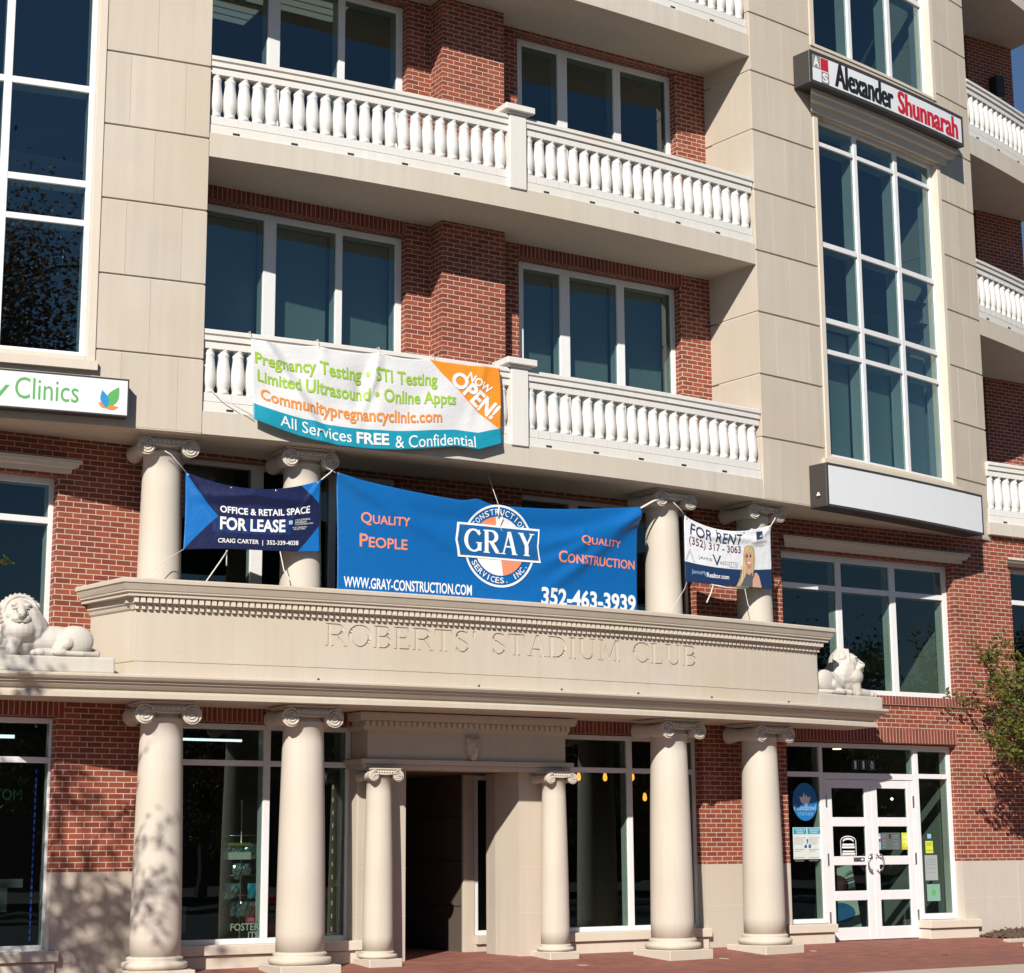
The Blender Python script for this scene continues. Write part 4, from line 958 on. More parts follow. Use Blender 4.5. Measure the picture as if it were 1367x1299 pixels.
def tri(g, a, thr=0): return g.m('GREATER_THAN', a, thr)
# --- pregnancy clinic banner on the balcony rail
def pc_col(g, u, v):
    col = g.mix(tri(g, v, .80), (.66, .66, .66, 1), (.01, .27, .38, 1))
    k = g.m('SUBTRACT', g.m('MULTIPLY', g.m('SUBTRACT', u, .70), 1/.30), g.m('MULTIPLY', v, 1/.83))
    return g.mix(g.m('MULTIPLY', tri(g, k, 0), g.m('LESS_THAN', v, .80)), col, (.78, .26, .02, 1))
def sag(u, ties):                                        # scallops between tie points
    for a, b, h in ties:
        if a <= u <= b: t = (u-a)/(b-a); return h*4*t*(1-t)
    return 0
pct = [(0, .25, .035), (.25, .49, .04), (.49, .70, .03), (.70, .94, .02), (.94, 1, 0)]
def pc_s(u, v): return -3.82+3.50*u+.04*v*(1-u)+.03*sin(2*pi*v)*u*.3
def pc_top(u): return 7.66+.03*u-sag(u, pct)
def pc_bot(u): return 6.63-.20*sin(pi*min(1, u*1.25)**.9)*(1 if u < .8 else 1)-(.10*u if u < .9 else .09-(u-.9)*1.2)+.0
def pc_z(u, v): t, b = pc_top(u), pc_bot(u); return t+(b-t)*v
def pc_d(u, v):
    d = .035+.05*v
    d += .035*math.exp(-((u-.05-.22*v)/.022)**2)*(1 if v < .9 else .6)-.02*math.exp(-((u-.10-.22*v)/.022)**2)              # long crease from the top left corner
    d += .060*math.exp(-((u-.475+.11*(v-.15))/.022)**2)*math.exp(-((v-.35)/.28)**2)
    d -= .065*math.exp(-((u-.43)/.04)**2)*math.exp(-((v-.45)/.25)**2)
    d += .012*math.exp(-((u-.27)/.02)**2)*math.exp(-v*4); d += .022*sin(u*23+v*6)*v*(1-v)*2+.012*sin(u*9-v*5)*v*(1-v)*2
    d += .015*math.exp(-((u-.93+.1*v)/.02)**2)*(1-v); d += .02*math.exp(-((u-.06)/.06)**2)*math.exp(-((v-.9)/.15)**2)
    return max(.028, d+.02)
e, fn = banner('clinic_banner', 'wrinkled white orange and teal clinic banner tied along the balcony rail', pc_s, pc_z, pc_d, vinyl('clinic_vinyl', pc_col), 160, 70)
bt('Pregnancy Testing • STI Testing', I_GREEN, fn, (.012, .728, .335, .15), e, bold=.022)
bt('Limited Ultrasound • Online Appts', I_GREEN, fn, (.02, .805, .545, .36), e, bold=.022)
bt('Communitypregnancyclinic.com', I_ORANGE, fn, (.03, .745, .755, .58), e, bold=.022)
bt('All Services', I_WHITE, fn, (.10, .375, .955, .83), e, bold=.002); bt('FREE', I_WHITE, fn, (.395, .525, .955, .835), e, bold=.03); bt('& Confidential', I_WHITE, fn, (.55, .885, .985, .85), e, bold=.002)
def slant(c0, c1, w):                                    # text along the orange diagonal
    (x0, y0), (x1, y1) = c0, c1
    def f(a, b): return fn(x0+(x1-x0)*a+w[0]*b, y0+(y1-y0)*a+w[1]*b)
    return f
lettering('NOW', I_WHITE, slant((.850, .16), (.945, .345), (.020, -.085)), (0, 1, 0, 1), e, bold=.03, maxlen=.2)
lettering('OPEN!', I_WHITE, slant((.775, .215), (.955, .675), (.046, -.155)), (0, 1, 0, 1), e, bold=.035, maxlen=.2)
for u in (.0, .255, .495, .72, .985):
    p = A(pc_s(u, 0), pc_d(u, .01)+.008, pc_z(u, .02)); rope(e, [p, A(pc_s(u, 0), .03, 7.755), A(pc_s(u, 0), -.10, 7.765)], .005, 'tie')
rope(e, [A(pc_s(0, .95), .06, pc_z(0, .95)), A(-4.15, .03, 6.86), A(-4.3, -.05, 6.98)], .005)
# --- lease banner
def le_col(g, u, v):
    base = (.008, .013, .060, 1); mid = g.m('MULTIPLY', g.m('MULTIPLY', g.m('GREATER_THAN', u, .20), g.m('LESS_THAN', u, .78)), g.m('MULTIPLY', g.m('GREATER_THAN', v, .50), g.m('LESS_THAN', v, .74)))
    col = g.mix(g.m('MULTIPLY', mid, .35), base, (.01, .06, .26, 1))
    l = g.m('SUBTRACT', g.m('MULTIPLY', g.m('SUBTRACT', 1, g.m('ABSOLUTE', g.m('MULTIPLY_ADD', v, 2, -1))), .235), u)
    r1 = g.m('SUBTRACT', 1, g.m('ADD', g.m('MULTIPLY', g.m('SUBTRACT', 1, u), 1/.17), g.m('MULTIPLY', g.m('SUBTRACT', 1, v), 1/.36)))
    r2 = g.m('SUBTRACT', 1, g.m('ADD', g.m('MULTIPLY', g.m('SUBTRACT', 1, u), 1/.15), g.m('MULTIPLY', v, 1/.33)))
    k = g.m('MAXIMUM', g.m('MAXIMUM', tri(g, l), tri(g, r1)), tri(g, r2)); return g.mix(k, col, (.006, .14, .45, 1))
def le_s(u, v): return -4.53+1.76*u+.012*sin(pi*v)*(1-2*u)
def le_z(u, v): t = 5.965+.035*u-.17*4*u*(1-u); b = 5.0+.09*u+.01*sin(6*u); return t+(b-t)*v
def le_d(u, v): return -.215+.03*sin(pi*u)+.030*math.exp(-((v-.10-.35*abs(u-.5))/.07)**2)*sin(pi*u)-.02*math.exp(-((v-.26-.30*abs(u-.5))/.08)**2)*sin(pi*u)+.012*math.exp(-((u-v*.35)/.03)**2)*(1-v)+.014*math.exp(-(((1-u)-v*.4)/.03)**2)*(1-v)
e, fn = banner('lease_banner', 'navy and blue for lease banner tied between the two left upper columns', le_s, le_z, le_d, vinyl('lease_vinyl', le_col))
bt('OFFICE & RETAIL SPACE', I_WHITE, fn, (.25, .925, .44, .33), e, bold=.022); bt('FOR LEASE', I_WHITE, fn, (.25, .735, .705, .50), e, bold=.03)
bt('CRAIG CARTER  |  352-339-4038', I_WHITE, fn, (.24, .835, .925, .835), e, bold=.016)
bt('COLDWELL', I_WHITE, fn, (.81, .93, .535, .51), e); bt('BANKER', I_WHITE, fn, (.81, .90, .57, .545), e); bt('COMMERCIAL', I_WHITE, fn, (.81, .955, .60, .58), e); bt('M.M. PARRISH', I_WHITE, fn, (.79, .90, .645, .625), e); bt('REALTORS', I_WHITE, fn, (.80, .89, .67, .652), e)
put2d('logo_tile', [(.762, .585), (.79, .585), (.79, .525), (.762, .525)], [[0, 1, 2, 3]], I_LTB, fn, None, e)
eyelets(e, fn, (.02, .33, .66, .98), (.03,))
rope(e, [A(-4.53, -.2, 5.96), A(-4.72, -.20, 6.16), A(-4.80, -.20, 6.20)]); rope(e, [A(-2.77, -.2, 6.0), A(-2.65, -.2, 6.1), A(-2.60, -.22, 6.15)], .009)
rope(e, [A(-4.53, -.2, 5.0), A(-4.75, -.15, 4.86), A(-5.05, -.05, 4.60)], .005); rope(e, [A(-3.98, -.2, 5.02), A(-4.1, -.1, 4.86), A(-4.33, .1, 4.57)], .008); rope(e, [A(-3.99, -.2, 5.02), A(-3.99, -.19, 4.83)], .008)
rope(e, [A(-3.30, -.2, 5.05), A(-3.28, -.1, 4.8), A(-3.20, .1, 4.57)], .007)
# --- big blue builder's banner
def gr_s(u, v): return -2.55+4.70*u+.03*(1-2*u)*sin(pi*v*.6)
def gr_z(u, v):
    t = 6.12-.03*u-(.215*sin(pi*u)**.8 if u < .5 else .215*sin(pi*u)**1.0)+(.05*math.exp(-((u-.43)/.03)**2)); b = 4.28; return t+(b-t)*v
def gr_d(u, v):
    d = -.24+.05*sin(pi*u)*(1-v)
    c = v-.10-.9*abs(u-.05)*1.0
    d += .055*math.exp(-((v-.05-1.15*(u-.06))/.06)**2)*max(0, 1-u*2.0)                       # fold running from the left tie
    for i, (k, w) in enumerate(((.7, .06), (1.15, .06), (1.8, .07))): d += .085*math.exp(-((v-.06-k*(1-u)*1.0)/w)**2)*max(0, 1-(1-u)*2.4)*(.4+.6*(1-u)*3 if (1-u) < .2 else 1)
    d -= .025*math.exp(-((v-.16)/.07)**2)*sin(pi*u); d += .012*sin(9*u+3*v); return d
vin = vinyl('builder_vinyl', lambda g, u, v: g.mix(0.0, (.002, .115, .37, 1), (0, 0, 0, 1)))
e, fn = banner('builder_banner', 'large blue banner with a round GRAY logo stretched across the middle of the terrace', gr_s, gr_z, gr_d, vin, 200, 80)
def V4(x): return (x-6.12)/(4.28-6.12)
def vrow(u, z): t = gr_z(u, 0); return (z-t)/(4.28-t)
# positions measured in metres: s -> u, z -> v at that u
def gf(s, z, h=.004): u = (s+2.55)/4.70; return fn(u, vrow(u, z), h)
def gl(txt, mat, box, sl=0, **k): k.setdefault('maxlen', .06); return lettering(txt, mat, lambda s, z: gf(s, z+sl*(s-box[0])), box, e, **k)
gl('Quality', I_SALMON, (-2.22, -1.53, 5.47, 5.64), bold=.012, smallcaps=True, shear=.0); gl('People', I_SALMON, (-2.24, -1.56, 5.19, 5.36), bold=.012, smallcaps=True)
gl('Quality', I_SALMON, (1.12, 1.84, 5.46, 5.60), bold=.012, smallcaps=True); gl('Construction', I_SALMON, (.75, 2.10, 5.20, 5.36), bold=.012, smallcaps=True)
gl('WWW.GRAY-CONSTRUCTION.COM', I_WHITE, (-2.46, -.60, 4.66, 4.80), bold=.018, smallcaps=False)
m = MB(); put2d('underline', [(-2.47, 4.622), (-.60, 4.622), (-.60, 4.634), (-2.47, 4.634)], [[0, 1, 2, 3]], I_WHITE, gf, None, e, maxlen=.1)
gl('352-463-3939', I_WHITE, (.48, 2.12, 4.60, 4.85), bold=.03)
cx, cz = -.18, 5.345
def ring(r0_, r1_, a0, a1, mat, h, name, n=48, sx=1.0):
    vs = []; 
    for i in range(n+1): a = rad(a0+(a1-a0)*i/n); vs += [(cx+r0_*sx*cos(a), cz+r0_*sin(a)), (cx+r1_*sx*cos(a), cz+r1_*sin(a))]
    put2d(name, vs, [[2*i, 2*i+1, 2*i+3, 2*i+2] for i in range(n)], mat, lambda s, z: gf(s, z, h), None, e, maxlen=.06)
ring(.522, .552, 0, 360, I_WHITE, .008, 'logo_ring', sx=1.0)
for a0, a1, mt in ((8, 98, I_WHITE), (98, 188, I_ORANGE), (188, 278, I_WHITE), (278, 368, I_ORANGE)):
    ring(.0, .395, a0, a1, I_SALMON if mt is I_ORANGE else I_WHITE, .008, 'logo_quarter', 16, 1.0)
def poly(p, mat, h, name, ml=.05): put2d(name, p, [list(range(len(p)))], mat, lambda s, z: gf(s, z, h), None, e, maxlen=ml)
poly([(-.82, 5.16), (.46, 5.16), (.42, 5.38), (.46, 5.62), (-.82, 5.62), (-.86, 5.38)], I_WHITE, .013, 'logo_frame'); poly([(-.79, 5.19), (.43, 5.19), (.395, 5.38), (.43, 5.59), (-.79, 5.59), (-.83, 5.38)], ink('logo_blue', (.002, .10, .30)), .018, 'logo_field')
def stroke_text(txt, box, mat, f, name='lettering', wt=1.2, parent=None):
    quads, wd = roman(txt, wt); vs = []; fs = []; hs = []
    bm = bmesh.new()
    for i, q in enumerate(quads):
        n = 5; (ax, ay), (bx, by), (cx_, cy_), (dx, dy) = q
        for j in range(n):
            def L2(p0, p1, t): return p0[0]+(p1[0]-p0[0])*t, p0[1]+(p1[1]-p0[1])*t
            t0, t1 = j/n, (j+1)/n
            r = [L2((ax, ay), (dx, dy), t0), L2((bx, by), (cx_, cy_), t0), L2((bx, by), (cx_, cy_), t1), L2((ax, ay), (dx, dy), t1)]
            bm.faces.new([bm.verts.new(f(box[0]+x/wd*(box[1]-box[0]), box[2]+y*(box[3]-box[2]), .023+.0003*(i % 9))) for x, y in r])
    me = bpy.data.meshes.new(name); bm.to_mesh(me); bm.free(); me.materials.append(mat); return link(name, me, parent)
stroke_text('GRAY', (-.73, .36, 5.24, 5.54), I_WHITE, gf, 'lettering', 1.35, e)
def arc_text(txt, r, a0, a1, size, inside):
    n = len(txt)
    for i, ch in enumerate(txt):
        if ch == ' ': continue
        a = rad(a0+(a1-a0)*(i+.5)/n); w = .016 if ch in "I.,'" else .060
        def f(x, y, a=a): 
            rr_ = r+(y if not inside else -y); t = (x-.5*0)
            aa = a+(-x/r if not inside else x/r); return gf(cx+rr_*cos(aa), cz+rr_*sin(aa), .010)
        lettering(ch, I_WHITE, f, (-w/2, w/2, -size/2, size/2 if ch not in '.,' else -size/2+.018), e, bold=.012, maxlen=.05)
arc_text('CONSTRUCTION', .458, 150, 30, .078, False); arc_text('SERVICES, INC.', .458, 208, 332, .078, True)
rope(e, [gf(s, z, .02)+Vector(e.location) for s, z in ((-.17, 5.80), (-.13, 5.72), (-.17, 5.62), (-.14, 5.54))], .007); rope(e, [gf(-.20, 5.86, .02)+Vector(e.location), gf(-.20, 5.74, .022)+Vector(e.location)], .011)
rope(e, [A(-.2, -.2, 5.90), A(-.2, -.5, 6.40)], .005)
rope(e, [A(2.20, -.24, 6.08), A(2.42, -.22, 6.20), A(2.62, -.22, 6.27)], .016); rope(e, [A(-2.54, -.24, 6.11), A(-2.70, -.22, 6.18)], .01)
# --- rent banner
def re_col(g, u, v):
    return g.mix(tri(g, v, .69), (.74, .75, .77, 1), (.014, .035, .105, 1))
def re_s(u, v): return 2.98+1.73*u
def re_z(u, v): t = 6.05+.03*u-.16*4*u*(1-u)*(1.15-.3*u); b = 5.10+.03*u-.015*sin(pi*u); return t+(b-t)*v
def re_d(u, v): return -.215+.03*sin(pi*u)+.028*math.exp(-((v-.10-.30*abs(u-.5))/.06)**2)*sin(pi*u)+.022*math.exp(-((v-.95*(1-u)-.02)/.07)**2)*max(0, 1-(1-u)*2.6)+.014*math.exp(-((v-u*1.2)/.05)**2)*max(0, 1-u*3)
e, fn = banner('rental_banner', 'white and navy for rent banner with a printed portrait of a blonde woman', re_s, re_z, re_d, vinyl('rental_vinyl', re_col))
bt('FOR RENT', I_NAVY, fn, (.055, .635, .245, .06), e, bold=.006, shear=.12); bt('(352) 317 - 3063', I_MAROON, fn, (.045, .615, .435, .27), e, bold=.004)
bt('JAMIE', I_GREY, fn, (.14, .285, .605, .545), e); bt('V', I_NAVY, fn, (.29, .385, .66, .47), e); bt('ASCOTTO', I_GREY, fn, (.37, .575, .625, .565), e, bold=-.004); bt('GROUP', I_GREY, fn, (.475, .575, .665, .64), e)
bt('JamieMy', I_LTB, fn, (.065, .225, .875, .79), e); bt('Realtor.com', I_WHITE, fn, (.225, .47, .885, .80), e, bold=.02)
bt('COLDWELL BANKER', I_GREY, fn, (.74, .945, .245, .215), e); bt('M.M. PARRISH', I_GREY, fn, (.80, .90, .30, .275), e)
put2d('badge', [(.80, .19), (.88, .17), (.89, .06), (.81, .045)], [[0, 1, 2, 3]], I_NAVY, fn, None, e); bt('CB', I_WHITE, lambda u, v: fn(u, v, .0095), (.82, .87, .15, .08), e, bold=.02)
put2d('chevron', [(.0, .66), (.05, .46), (.10, .66), (.085, .66), (.05, .53), (.015, .66)], [[0, 1, 4, 5], [1, 2, 3, 4]], ink('pale_grey_ink', (.5, .5, .52)), fn, None, e)
# printed portrait: hair, face, neck, sleeveless dark top
def pp(name, p, mat, h, ml=.06): put2d(name, p, [list(range(len(p)))], mat, lambda u, v: fn(u, v, h+.004), None, e, maxlen=ml)
def ell(cx_, cy_, rx, ry, n=20): return [(cx_+rx*cos(2*pi*i/n), cy_+ry*sin(2*pi*i/n)) for i in range(n)]
pp('portrait_hair', [(.655, .30), (.68, .265), (.72, .26), (.765, .29), (.785, .36), (.79, .50), (.77, .70), (.74, .90), (.70, 1.0), (.55, 1.0), (.58, .90), (.62, .75), (.64, .55), (.645, .40)], I_HAIR, .003)
pp('portrait_arm', [(.76, .76), (.80, .74), (.83, .80), (.86, .99), (.74, .99), (.75, .86)], I_SKIN, .0045); pp('portrait_top', [(.635, .82), (.68, .76), (.75, .74), (.78, .77), (.75, .86), (.745, .99), (.60, .99)], ink('printed_grey_dress', (.10, .11, .13)), .005)
pp('portrait_neck', [(.68, .60), (.735, .60), (.74, .74), (.71, .79), (.675, .74)], I_SKIN, .0055); pp('portrait_face', ell(.708, .48, .046, .155), I_SKIN, .006)
pp('portrait_fringe', [(.655, .44), (.66, .33), (.70, .285), (.75, .32), (.765, .46), (.745, .38), (.71, .345), (.68, .38)], ink('printed_light_hair', (.62, .47, .25)), .0068)
pp('portrait_lock', [(.63, .60), (.655, .50), (.67, .62), (.66, .80), (.60, .98), (.575, .97), (.615, .80)], ink('printed_light_hair', (.62, .47, .25)), .0068)
for x in (.688, .729): pp('portrait_eye', ell(x, .455, .011, .020, 10), I_BLACK, .0075, 1); pp('portrait_brow', [(x-.012, .43), (x+.012, .425), (x+.012, .417), (x-.012, .421)], ink('brow_ink', (.2, .12, .06)), .0075, 1)
pp('portrait_cheek_shade', [(.664, .42), (.678, .36), (.684, .46), (.684, .56), (.694, .62), (.678, .59), (.667, .52)], ink('printed_skin_shade', (.45, .23, .145)), .0066)
pp('portrait_neck_shade', [(.682, .62), (.734, .61), (.73, .66), (.70, .68)], ink('printed_skin_shade', (.45, .23, .145)), .0062)
for k, (x, y0, y1, w, c_) in enumerate(((.61, .62, .97, .006, 0), (.63, .56, .93, .005, 1), (.645, .62, .88, .004, 0), (.758, .42, .80, .005, 1), (.768, .45, .74, .005, 0), (.67, .31, .42, .004, 1), (.72, .30, .35, .005, 0))):
    pp('portrait_strand', [(x, y0), (x+w, y0), (x+w-.02 if x < .65 else x+w-.012, y1), (x-.02 if x < .65 else x-.012, y1)], ink('hair_shade_%d' % k, ((.34, .22, .09), (.72, .58, .36))[c_]), .0072)
pp('portrait_nose', [(.706, .47), (.712, .47), (.718, .525), (.703, .525)], ink('printed_skin_dark', (.48, .24, .15)), .0075, 1); pp('portrait_smile', [(.685, .555), (.71, .565), (.735, .553), (.722, .585), (.698, .588)], I_WHITE, .0075, 1); pp('portrait_lip', [(.685, .555), (.698, .588), (.722, .585), (.735, .553), (.724, .595), (.696, .598)], ink('lip_ink', (.45, .08, .07)), .0078, 1)
eyelets(e, fn, (.02, .34, .66, .98), (.03,))
rope(e, [A(2.98, -.2, 6.05), A(2.90, -.2, 6.13), A(2.78, -.21, 6.22)], .005); rope(e, [A(4.71, -.2, 6.07), A(4.80, -.2, 6.18), A(4.84, -.22, 6.24)], .008)
rope(e, [A(2.99, -.2, 5.09), A(2.90, -.15, 4.98), A(2.50, .0, 4.62)], .004); rope(e, [A(3.5, -.2, 5.10), A(3.4, -.15, 4.96), A(3.18, .0, 4.80)], .010); rope(e, [A(4.12, -.2, 5.09), A(4.13, -.15, 4.85), A(4.12, .05, 4.57)], .006)
rope(e, [A(3.45, -.2, 5.10), A(3.75, -.19, 5.07), A(4.15, -.2, 5.09)], .010)

# ================================================================== sculpture
def solid(parts, voxel, smooth=3, name='sculpt'):
    """weld ellipsoids and tapered limbs into one continuous carved surface"""
    from mathutils import Euler
    def unit(nu, nv):
        vs = [(sin(pi*j/nv)*cos(2*pi*i/nu), sin(pi*j/nv)*sin(2*pi*i/nu), cos(pi*j/nv)) for j in range(1, nv) for i in range(nu)]+[(0, 0, 1), (0, 0, -1)]
        fs = [(j*nu+i, (j+1)*nu+i, (j+1)*nu+(i+1) % nu, j*nu+(i+1) % nu) for j in range(nv-2) for i in range(nu)]
        k = len(vs); fs += [(k-2, i, (i+1) % nu) for i in range(nu)]+[((nv-2)*nu+i, k-1, (nv-2)*nu+(i+1) % nu) for i in range(nu)]
        return vs, fs
    big, small = unit(20, 12), unit(12, 8); V, Q = [], []
    def ball(src, mtx):
        k = len(V); V.extend((mtx @ Vector(v))[:] for v in src[0]); Q.extend([i+k for i in f] for f in src[1])
    for p in parts:
        if p[0] == 'e':
            _, c, r, eul = p; R3 = Euler([rad(a) for a in (eul or (0, 0, 0))]).to_matrix().to_4x4()
            ball(big, Matrix.Translation(Vector(c)) @ R3 @ Matrix.Diagonal((*r, 1)))
        else:
            _, pts, rs = p; P = [Vector(q) for q in pts]
            for a, b, ra, rb in zip(P, P[1:], rs, rs[1:]):
                for i in range(7):
                    t = i/6; r = ra+(rb-ra)*t; ball(small, Matrix.Translation(a.lerp(b, t)) @ Matrix.Diagonal((r, r, r, 1)))
    me = bpy.data.meshes.new(name); me.from_pydata(V, [], Q); me.update()
    o = bpy.data.objects.new(name, me); COL.objects.link(o)
    m = o.modifiers.new('r', 'REMESH'); m.mode = 'VOXEL'; m.voxel_size = voxel; m.use_smooth_shade = True
    m = o.modifiers.new('s', 'SMOOTH'); m.factor = .5; m.iterations = smooth
    dg = bpy.context.evaluated_depsgraph_get(); r = bpy.data.meshes.new_from_object(o.evaluated_get(dg)); bpy.data.objects.remove(o); r.name = name
    for p in r.polygons: p.use_smooth = True
    return r
def lion_parts(head_az):
    """x = along the plinth towards the head, y = towards the street, z up; origin = top of plinth"""
    P = [('e', (-.10, 0, .20), (.50, .19, .19), None), ('e', (.24, 0, .25), (.25, .215, .25), None), ('e', (-.36, .02, .20), (.22, .22, .20), None),
         ('e', (-.36, .17, .19), (.215, .10, .19), (0, 12, 0)), ('e', (-.36, -.17, .19), (.215, .10, .19), (0, 12, 0)),
         ('c', [(-.26, .21, .16), (-.12, .235, .06)], [.09, .06]), ('c', [(-.20, .25, .045), (.02, .26, .045)], [.055, .055]), ('e', (.06, .265, .045), (.085, .065, .05), None),
         ('c', [(-.26, -.21, .16), (-.12, -.235, .06), (.02, -.25, .045)], [.09, .06, .05])]
    for s in (-1, 1):
        P += [('c', [(.32, s*.15, .22), (.36, s*.17, .07), (.66, s*.15, .062)], [.11, .075, .062]), ('e', (.70, s*.15, .052), (.085, .075, .052), None)]
        for i in range(4): P.append(('e', (.765, s*.15+(i-1.5)*.036, .042), (.038, .020, .040), None))
    for i in range(4): P.append(('e', (.135, .265+(i-1.5)*.03, .038), (.03, .017, .036), None))
    # tail sweeping round the haunch
    P += [('c', [(-.52, -.02, .12), (-.62, .10, .06), (-.60, .24, .035), (-.42, .32, .032), (-.24, .325, .035)], [.05, .045, .038, .034, .034]), ('e', (-.17, .325, .045), (.09, .045, .045), None)]
    a = rad(head_az); d = Vector((cos(a), sin(a), 0)); t = Vector((-sin(a), cos(a), 0)); z = Vector((0, 0, 1)); H = Vector((.27, .03, .50)); hk = 1.2
    q = lambda f, r, u: tuple(H+(d*f+t*r+z*u)*hk)
    P += [('c', [(.16, 0, .33), (.22, .02, .42), tuple(H-d*.04)], [.24, .235, .215]),                                # mane over neck and shoulders
          ('e', q(-.05, 0, .03), (.185, .185, .20), None), ('e', tuple(Vector((.27, .03, .31))+d*.06), (.21, .22, .17), None),
          ('e', q(.06, 0, .02), (.135, .135, .155), None),                                                            # face
          ('c', [q(.12, 0, .05), q(.215, 0, -.015)], [.062, .050]), ('e', q(.22, 0, -.012), (.034, .040, .026), None),   # bridge and nose
          ('e', q(.175, .042, -.055), (.062, .050, .042), None), ('e', q(.175, -.042, -.055), (.062, .050, .042), None),  # muzzle pads
          ('e', q(.155, 0, -.115), (.06, .055, .035), None), ('e', q(.135, 0, -.16), (.062, .058, .045), None),           # jaw, beard
          ('e', q(.13, .062, .085), (.045, .040, .024), None), ('e', q(.13, -.062, .085), (.045, .040, .024), None),       # brows
          ('e', q(.10, .095, -.01), (.05, .035, .055), None), ('e', q(.10, -.095, -.01), (.05, .035, .055), None),         # cheeks
          ('e', q(.135, .056, .045), (.022, .022, .015), None), ('e', q(.135, -.056, .045), (.022, .022, .015), None)]
    for s in (-1, 1):
        c = q(-.01, s*.165, .085); P.append(('e', c, (.05, .04, .058), (0, 0, head_az))); 
    # raised rim of the mane round the face and its collar under the chin
    P.append(('c', [q(.045+.035*(1-sin(rad(-60+300*i/16)))*.5, .160*cos(rad(-60+300*i/16)), .010+.178*sin(rad(-60+300*i/16))) for i in range(17)], [.023]*17))
    for i in range(19):
        b = rad(-95+190*i/18); rr_ = .205; c = Vector((.26, .03, .28))+d*(rr_*cos(b))*1.10+t*(rr_*sin(b)*1.02); P.append(('e', tuple(c+z*(.02-.03*cos(b))), (.024, .024, .02), None))
    for i in range(21):
        b = rad(-35+250*i/20); P.append(('c', [q(.02, .168*cos(b), .01+.185*sin(b)), q(-.07, .208*cos(b), .005+.212*sin(b)), q(-.13, .228*cos(b)*1.02, -.03+.17*sin(b)), q(-.12, .240*cos(b), -.14+.10*sin(b))], [.015, .020, .020, .014]))
    # locks of mane down the back of the neck
    for i in range(11):
        b = rad(110+140*i/10)
        for zz, rr_, s_ in ((.44, .225, .032), (.34, .245, .034)):
            c = H+d*(rr_*cos(b))+t*(rr_*sin(b)); P.append(('e', (c.x, c.y, zz), (s_, s_, .075), None))
    return P
def lion(s, flip, az, label):
    t, o = bow_frame(s); rootp = A(s, .09-.36 if flip else -.35, 3.445)
    e = tag(empty('lion_statue', rootp), label, 'statue', 'lion statues guarding the portico')
    me = solid(lion_parts(az), .010, 2, 'lion_body')
    fx = t if not flip else -t
    for v in me.vertices:
        c = v.co*1.0; v.co = fx*c.x+o*c.y+Vector((0, 0, c.z*.985+.185))
    if flip: me.flip_normals()
    me.materials.clear(); me.materials.append(M_LION); link('body', me, e)
    # shade in eye sockets, nostrils and mouth, painted by darker raised tubes
    a = rad(az); d = fx*cos(a)+o*sin(a); tt = -fx*sin(a)+o*cos(a); H = fx*.27+o*.03+Vector((0, 0, .50*.985+.185)); z = Vector((0, 0, 1))
    m = MB()
    Q = lambda f, r, u: H+(d*f+tt*r+z*u)*1.2
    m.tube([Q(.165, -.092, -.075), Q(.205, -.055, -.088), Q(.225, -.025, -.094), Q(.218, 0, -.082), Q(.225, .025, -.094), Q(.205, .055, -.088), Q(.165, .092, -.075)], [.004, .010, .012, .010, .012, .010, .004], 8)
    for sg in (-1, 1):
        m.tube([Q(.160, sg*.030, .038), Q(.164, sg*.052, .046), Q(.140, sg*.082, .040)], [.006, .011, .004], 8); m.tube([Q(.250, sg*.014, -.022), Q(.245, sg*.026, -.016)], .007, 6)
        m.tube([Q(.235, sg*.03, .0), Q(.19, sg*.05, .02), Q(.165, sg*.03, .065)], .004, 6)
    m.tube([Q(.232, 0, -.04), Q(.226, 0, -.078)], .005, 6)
    m.build('painted_shade_line', plain('painted_shadow_stone', (.30, .27, .235), .9), e)
    pl = MB()
    c = [(-.74 if not flip else -.80, -.34), (.76, -.34), (.76, .34), (-.74 if not flip else -.80, .34)]
    for k in range(4):
        p, q = c[k], c[(k+1) % 4]; f = lambda r, zz: fx*r[0]+o*r[1]+Vector((0, 0, zz)); pl.face([f(p, 0), f(q, 0), f(q, .186), f(p, .186)])
    pl.face([fx*x+o*y+Vector((0, 0, .186)) for x, y in c]); pl.face([fx*x+o*y for x, y in c]); bevel(pl.build('plinth', M_LION, e), .02, 2)
    return e
lion(-6.17, True, 88, 'reclining white stone lion facing the street at the left end of the portico')
lion(6.13, False, 52, 'reclining white stone lion seen in profile at the right end of the portico')
# small lion mask over the entrance
me = solid([('e', (0, 0, 0), (.085, .05, .12), None), ('e', (0, -.03, .03), (.06, .05, .07), None), ('e', (0, -.06, -.01), (.03, .04, .03), None), ('e', (.035, -.05, .045), (.025, .03, .02), None), ('e', (-.035, -.05, .045), (.025, .03, .02), None), ('e', (0, -.05, -.06), (.04, .03, .035), None), ('e', (.065, -.01, .08), (.03, .03, .03), None), ('e', (-.065, -.01, .08), (.03, .03, .03), None), ('e', (0, -.02, -.11), (.05, .03, .04), None)], .009, 1, 'lion_mask')
me.materials.clear(); me.materials.append(M_STONE); link('lion_mask', me, BLD, loc=F(-.12, .315, 2.745)).scale = (1.2, 1.2, 1.2)
MB().box(-.22, -.02, .279, .30, 2.60, 2.90).build('mask_panel', M_STONE, BLD)

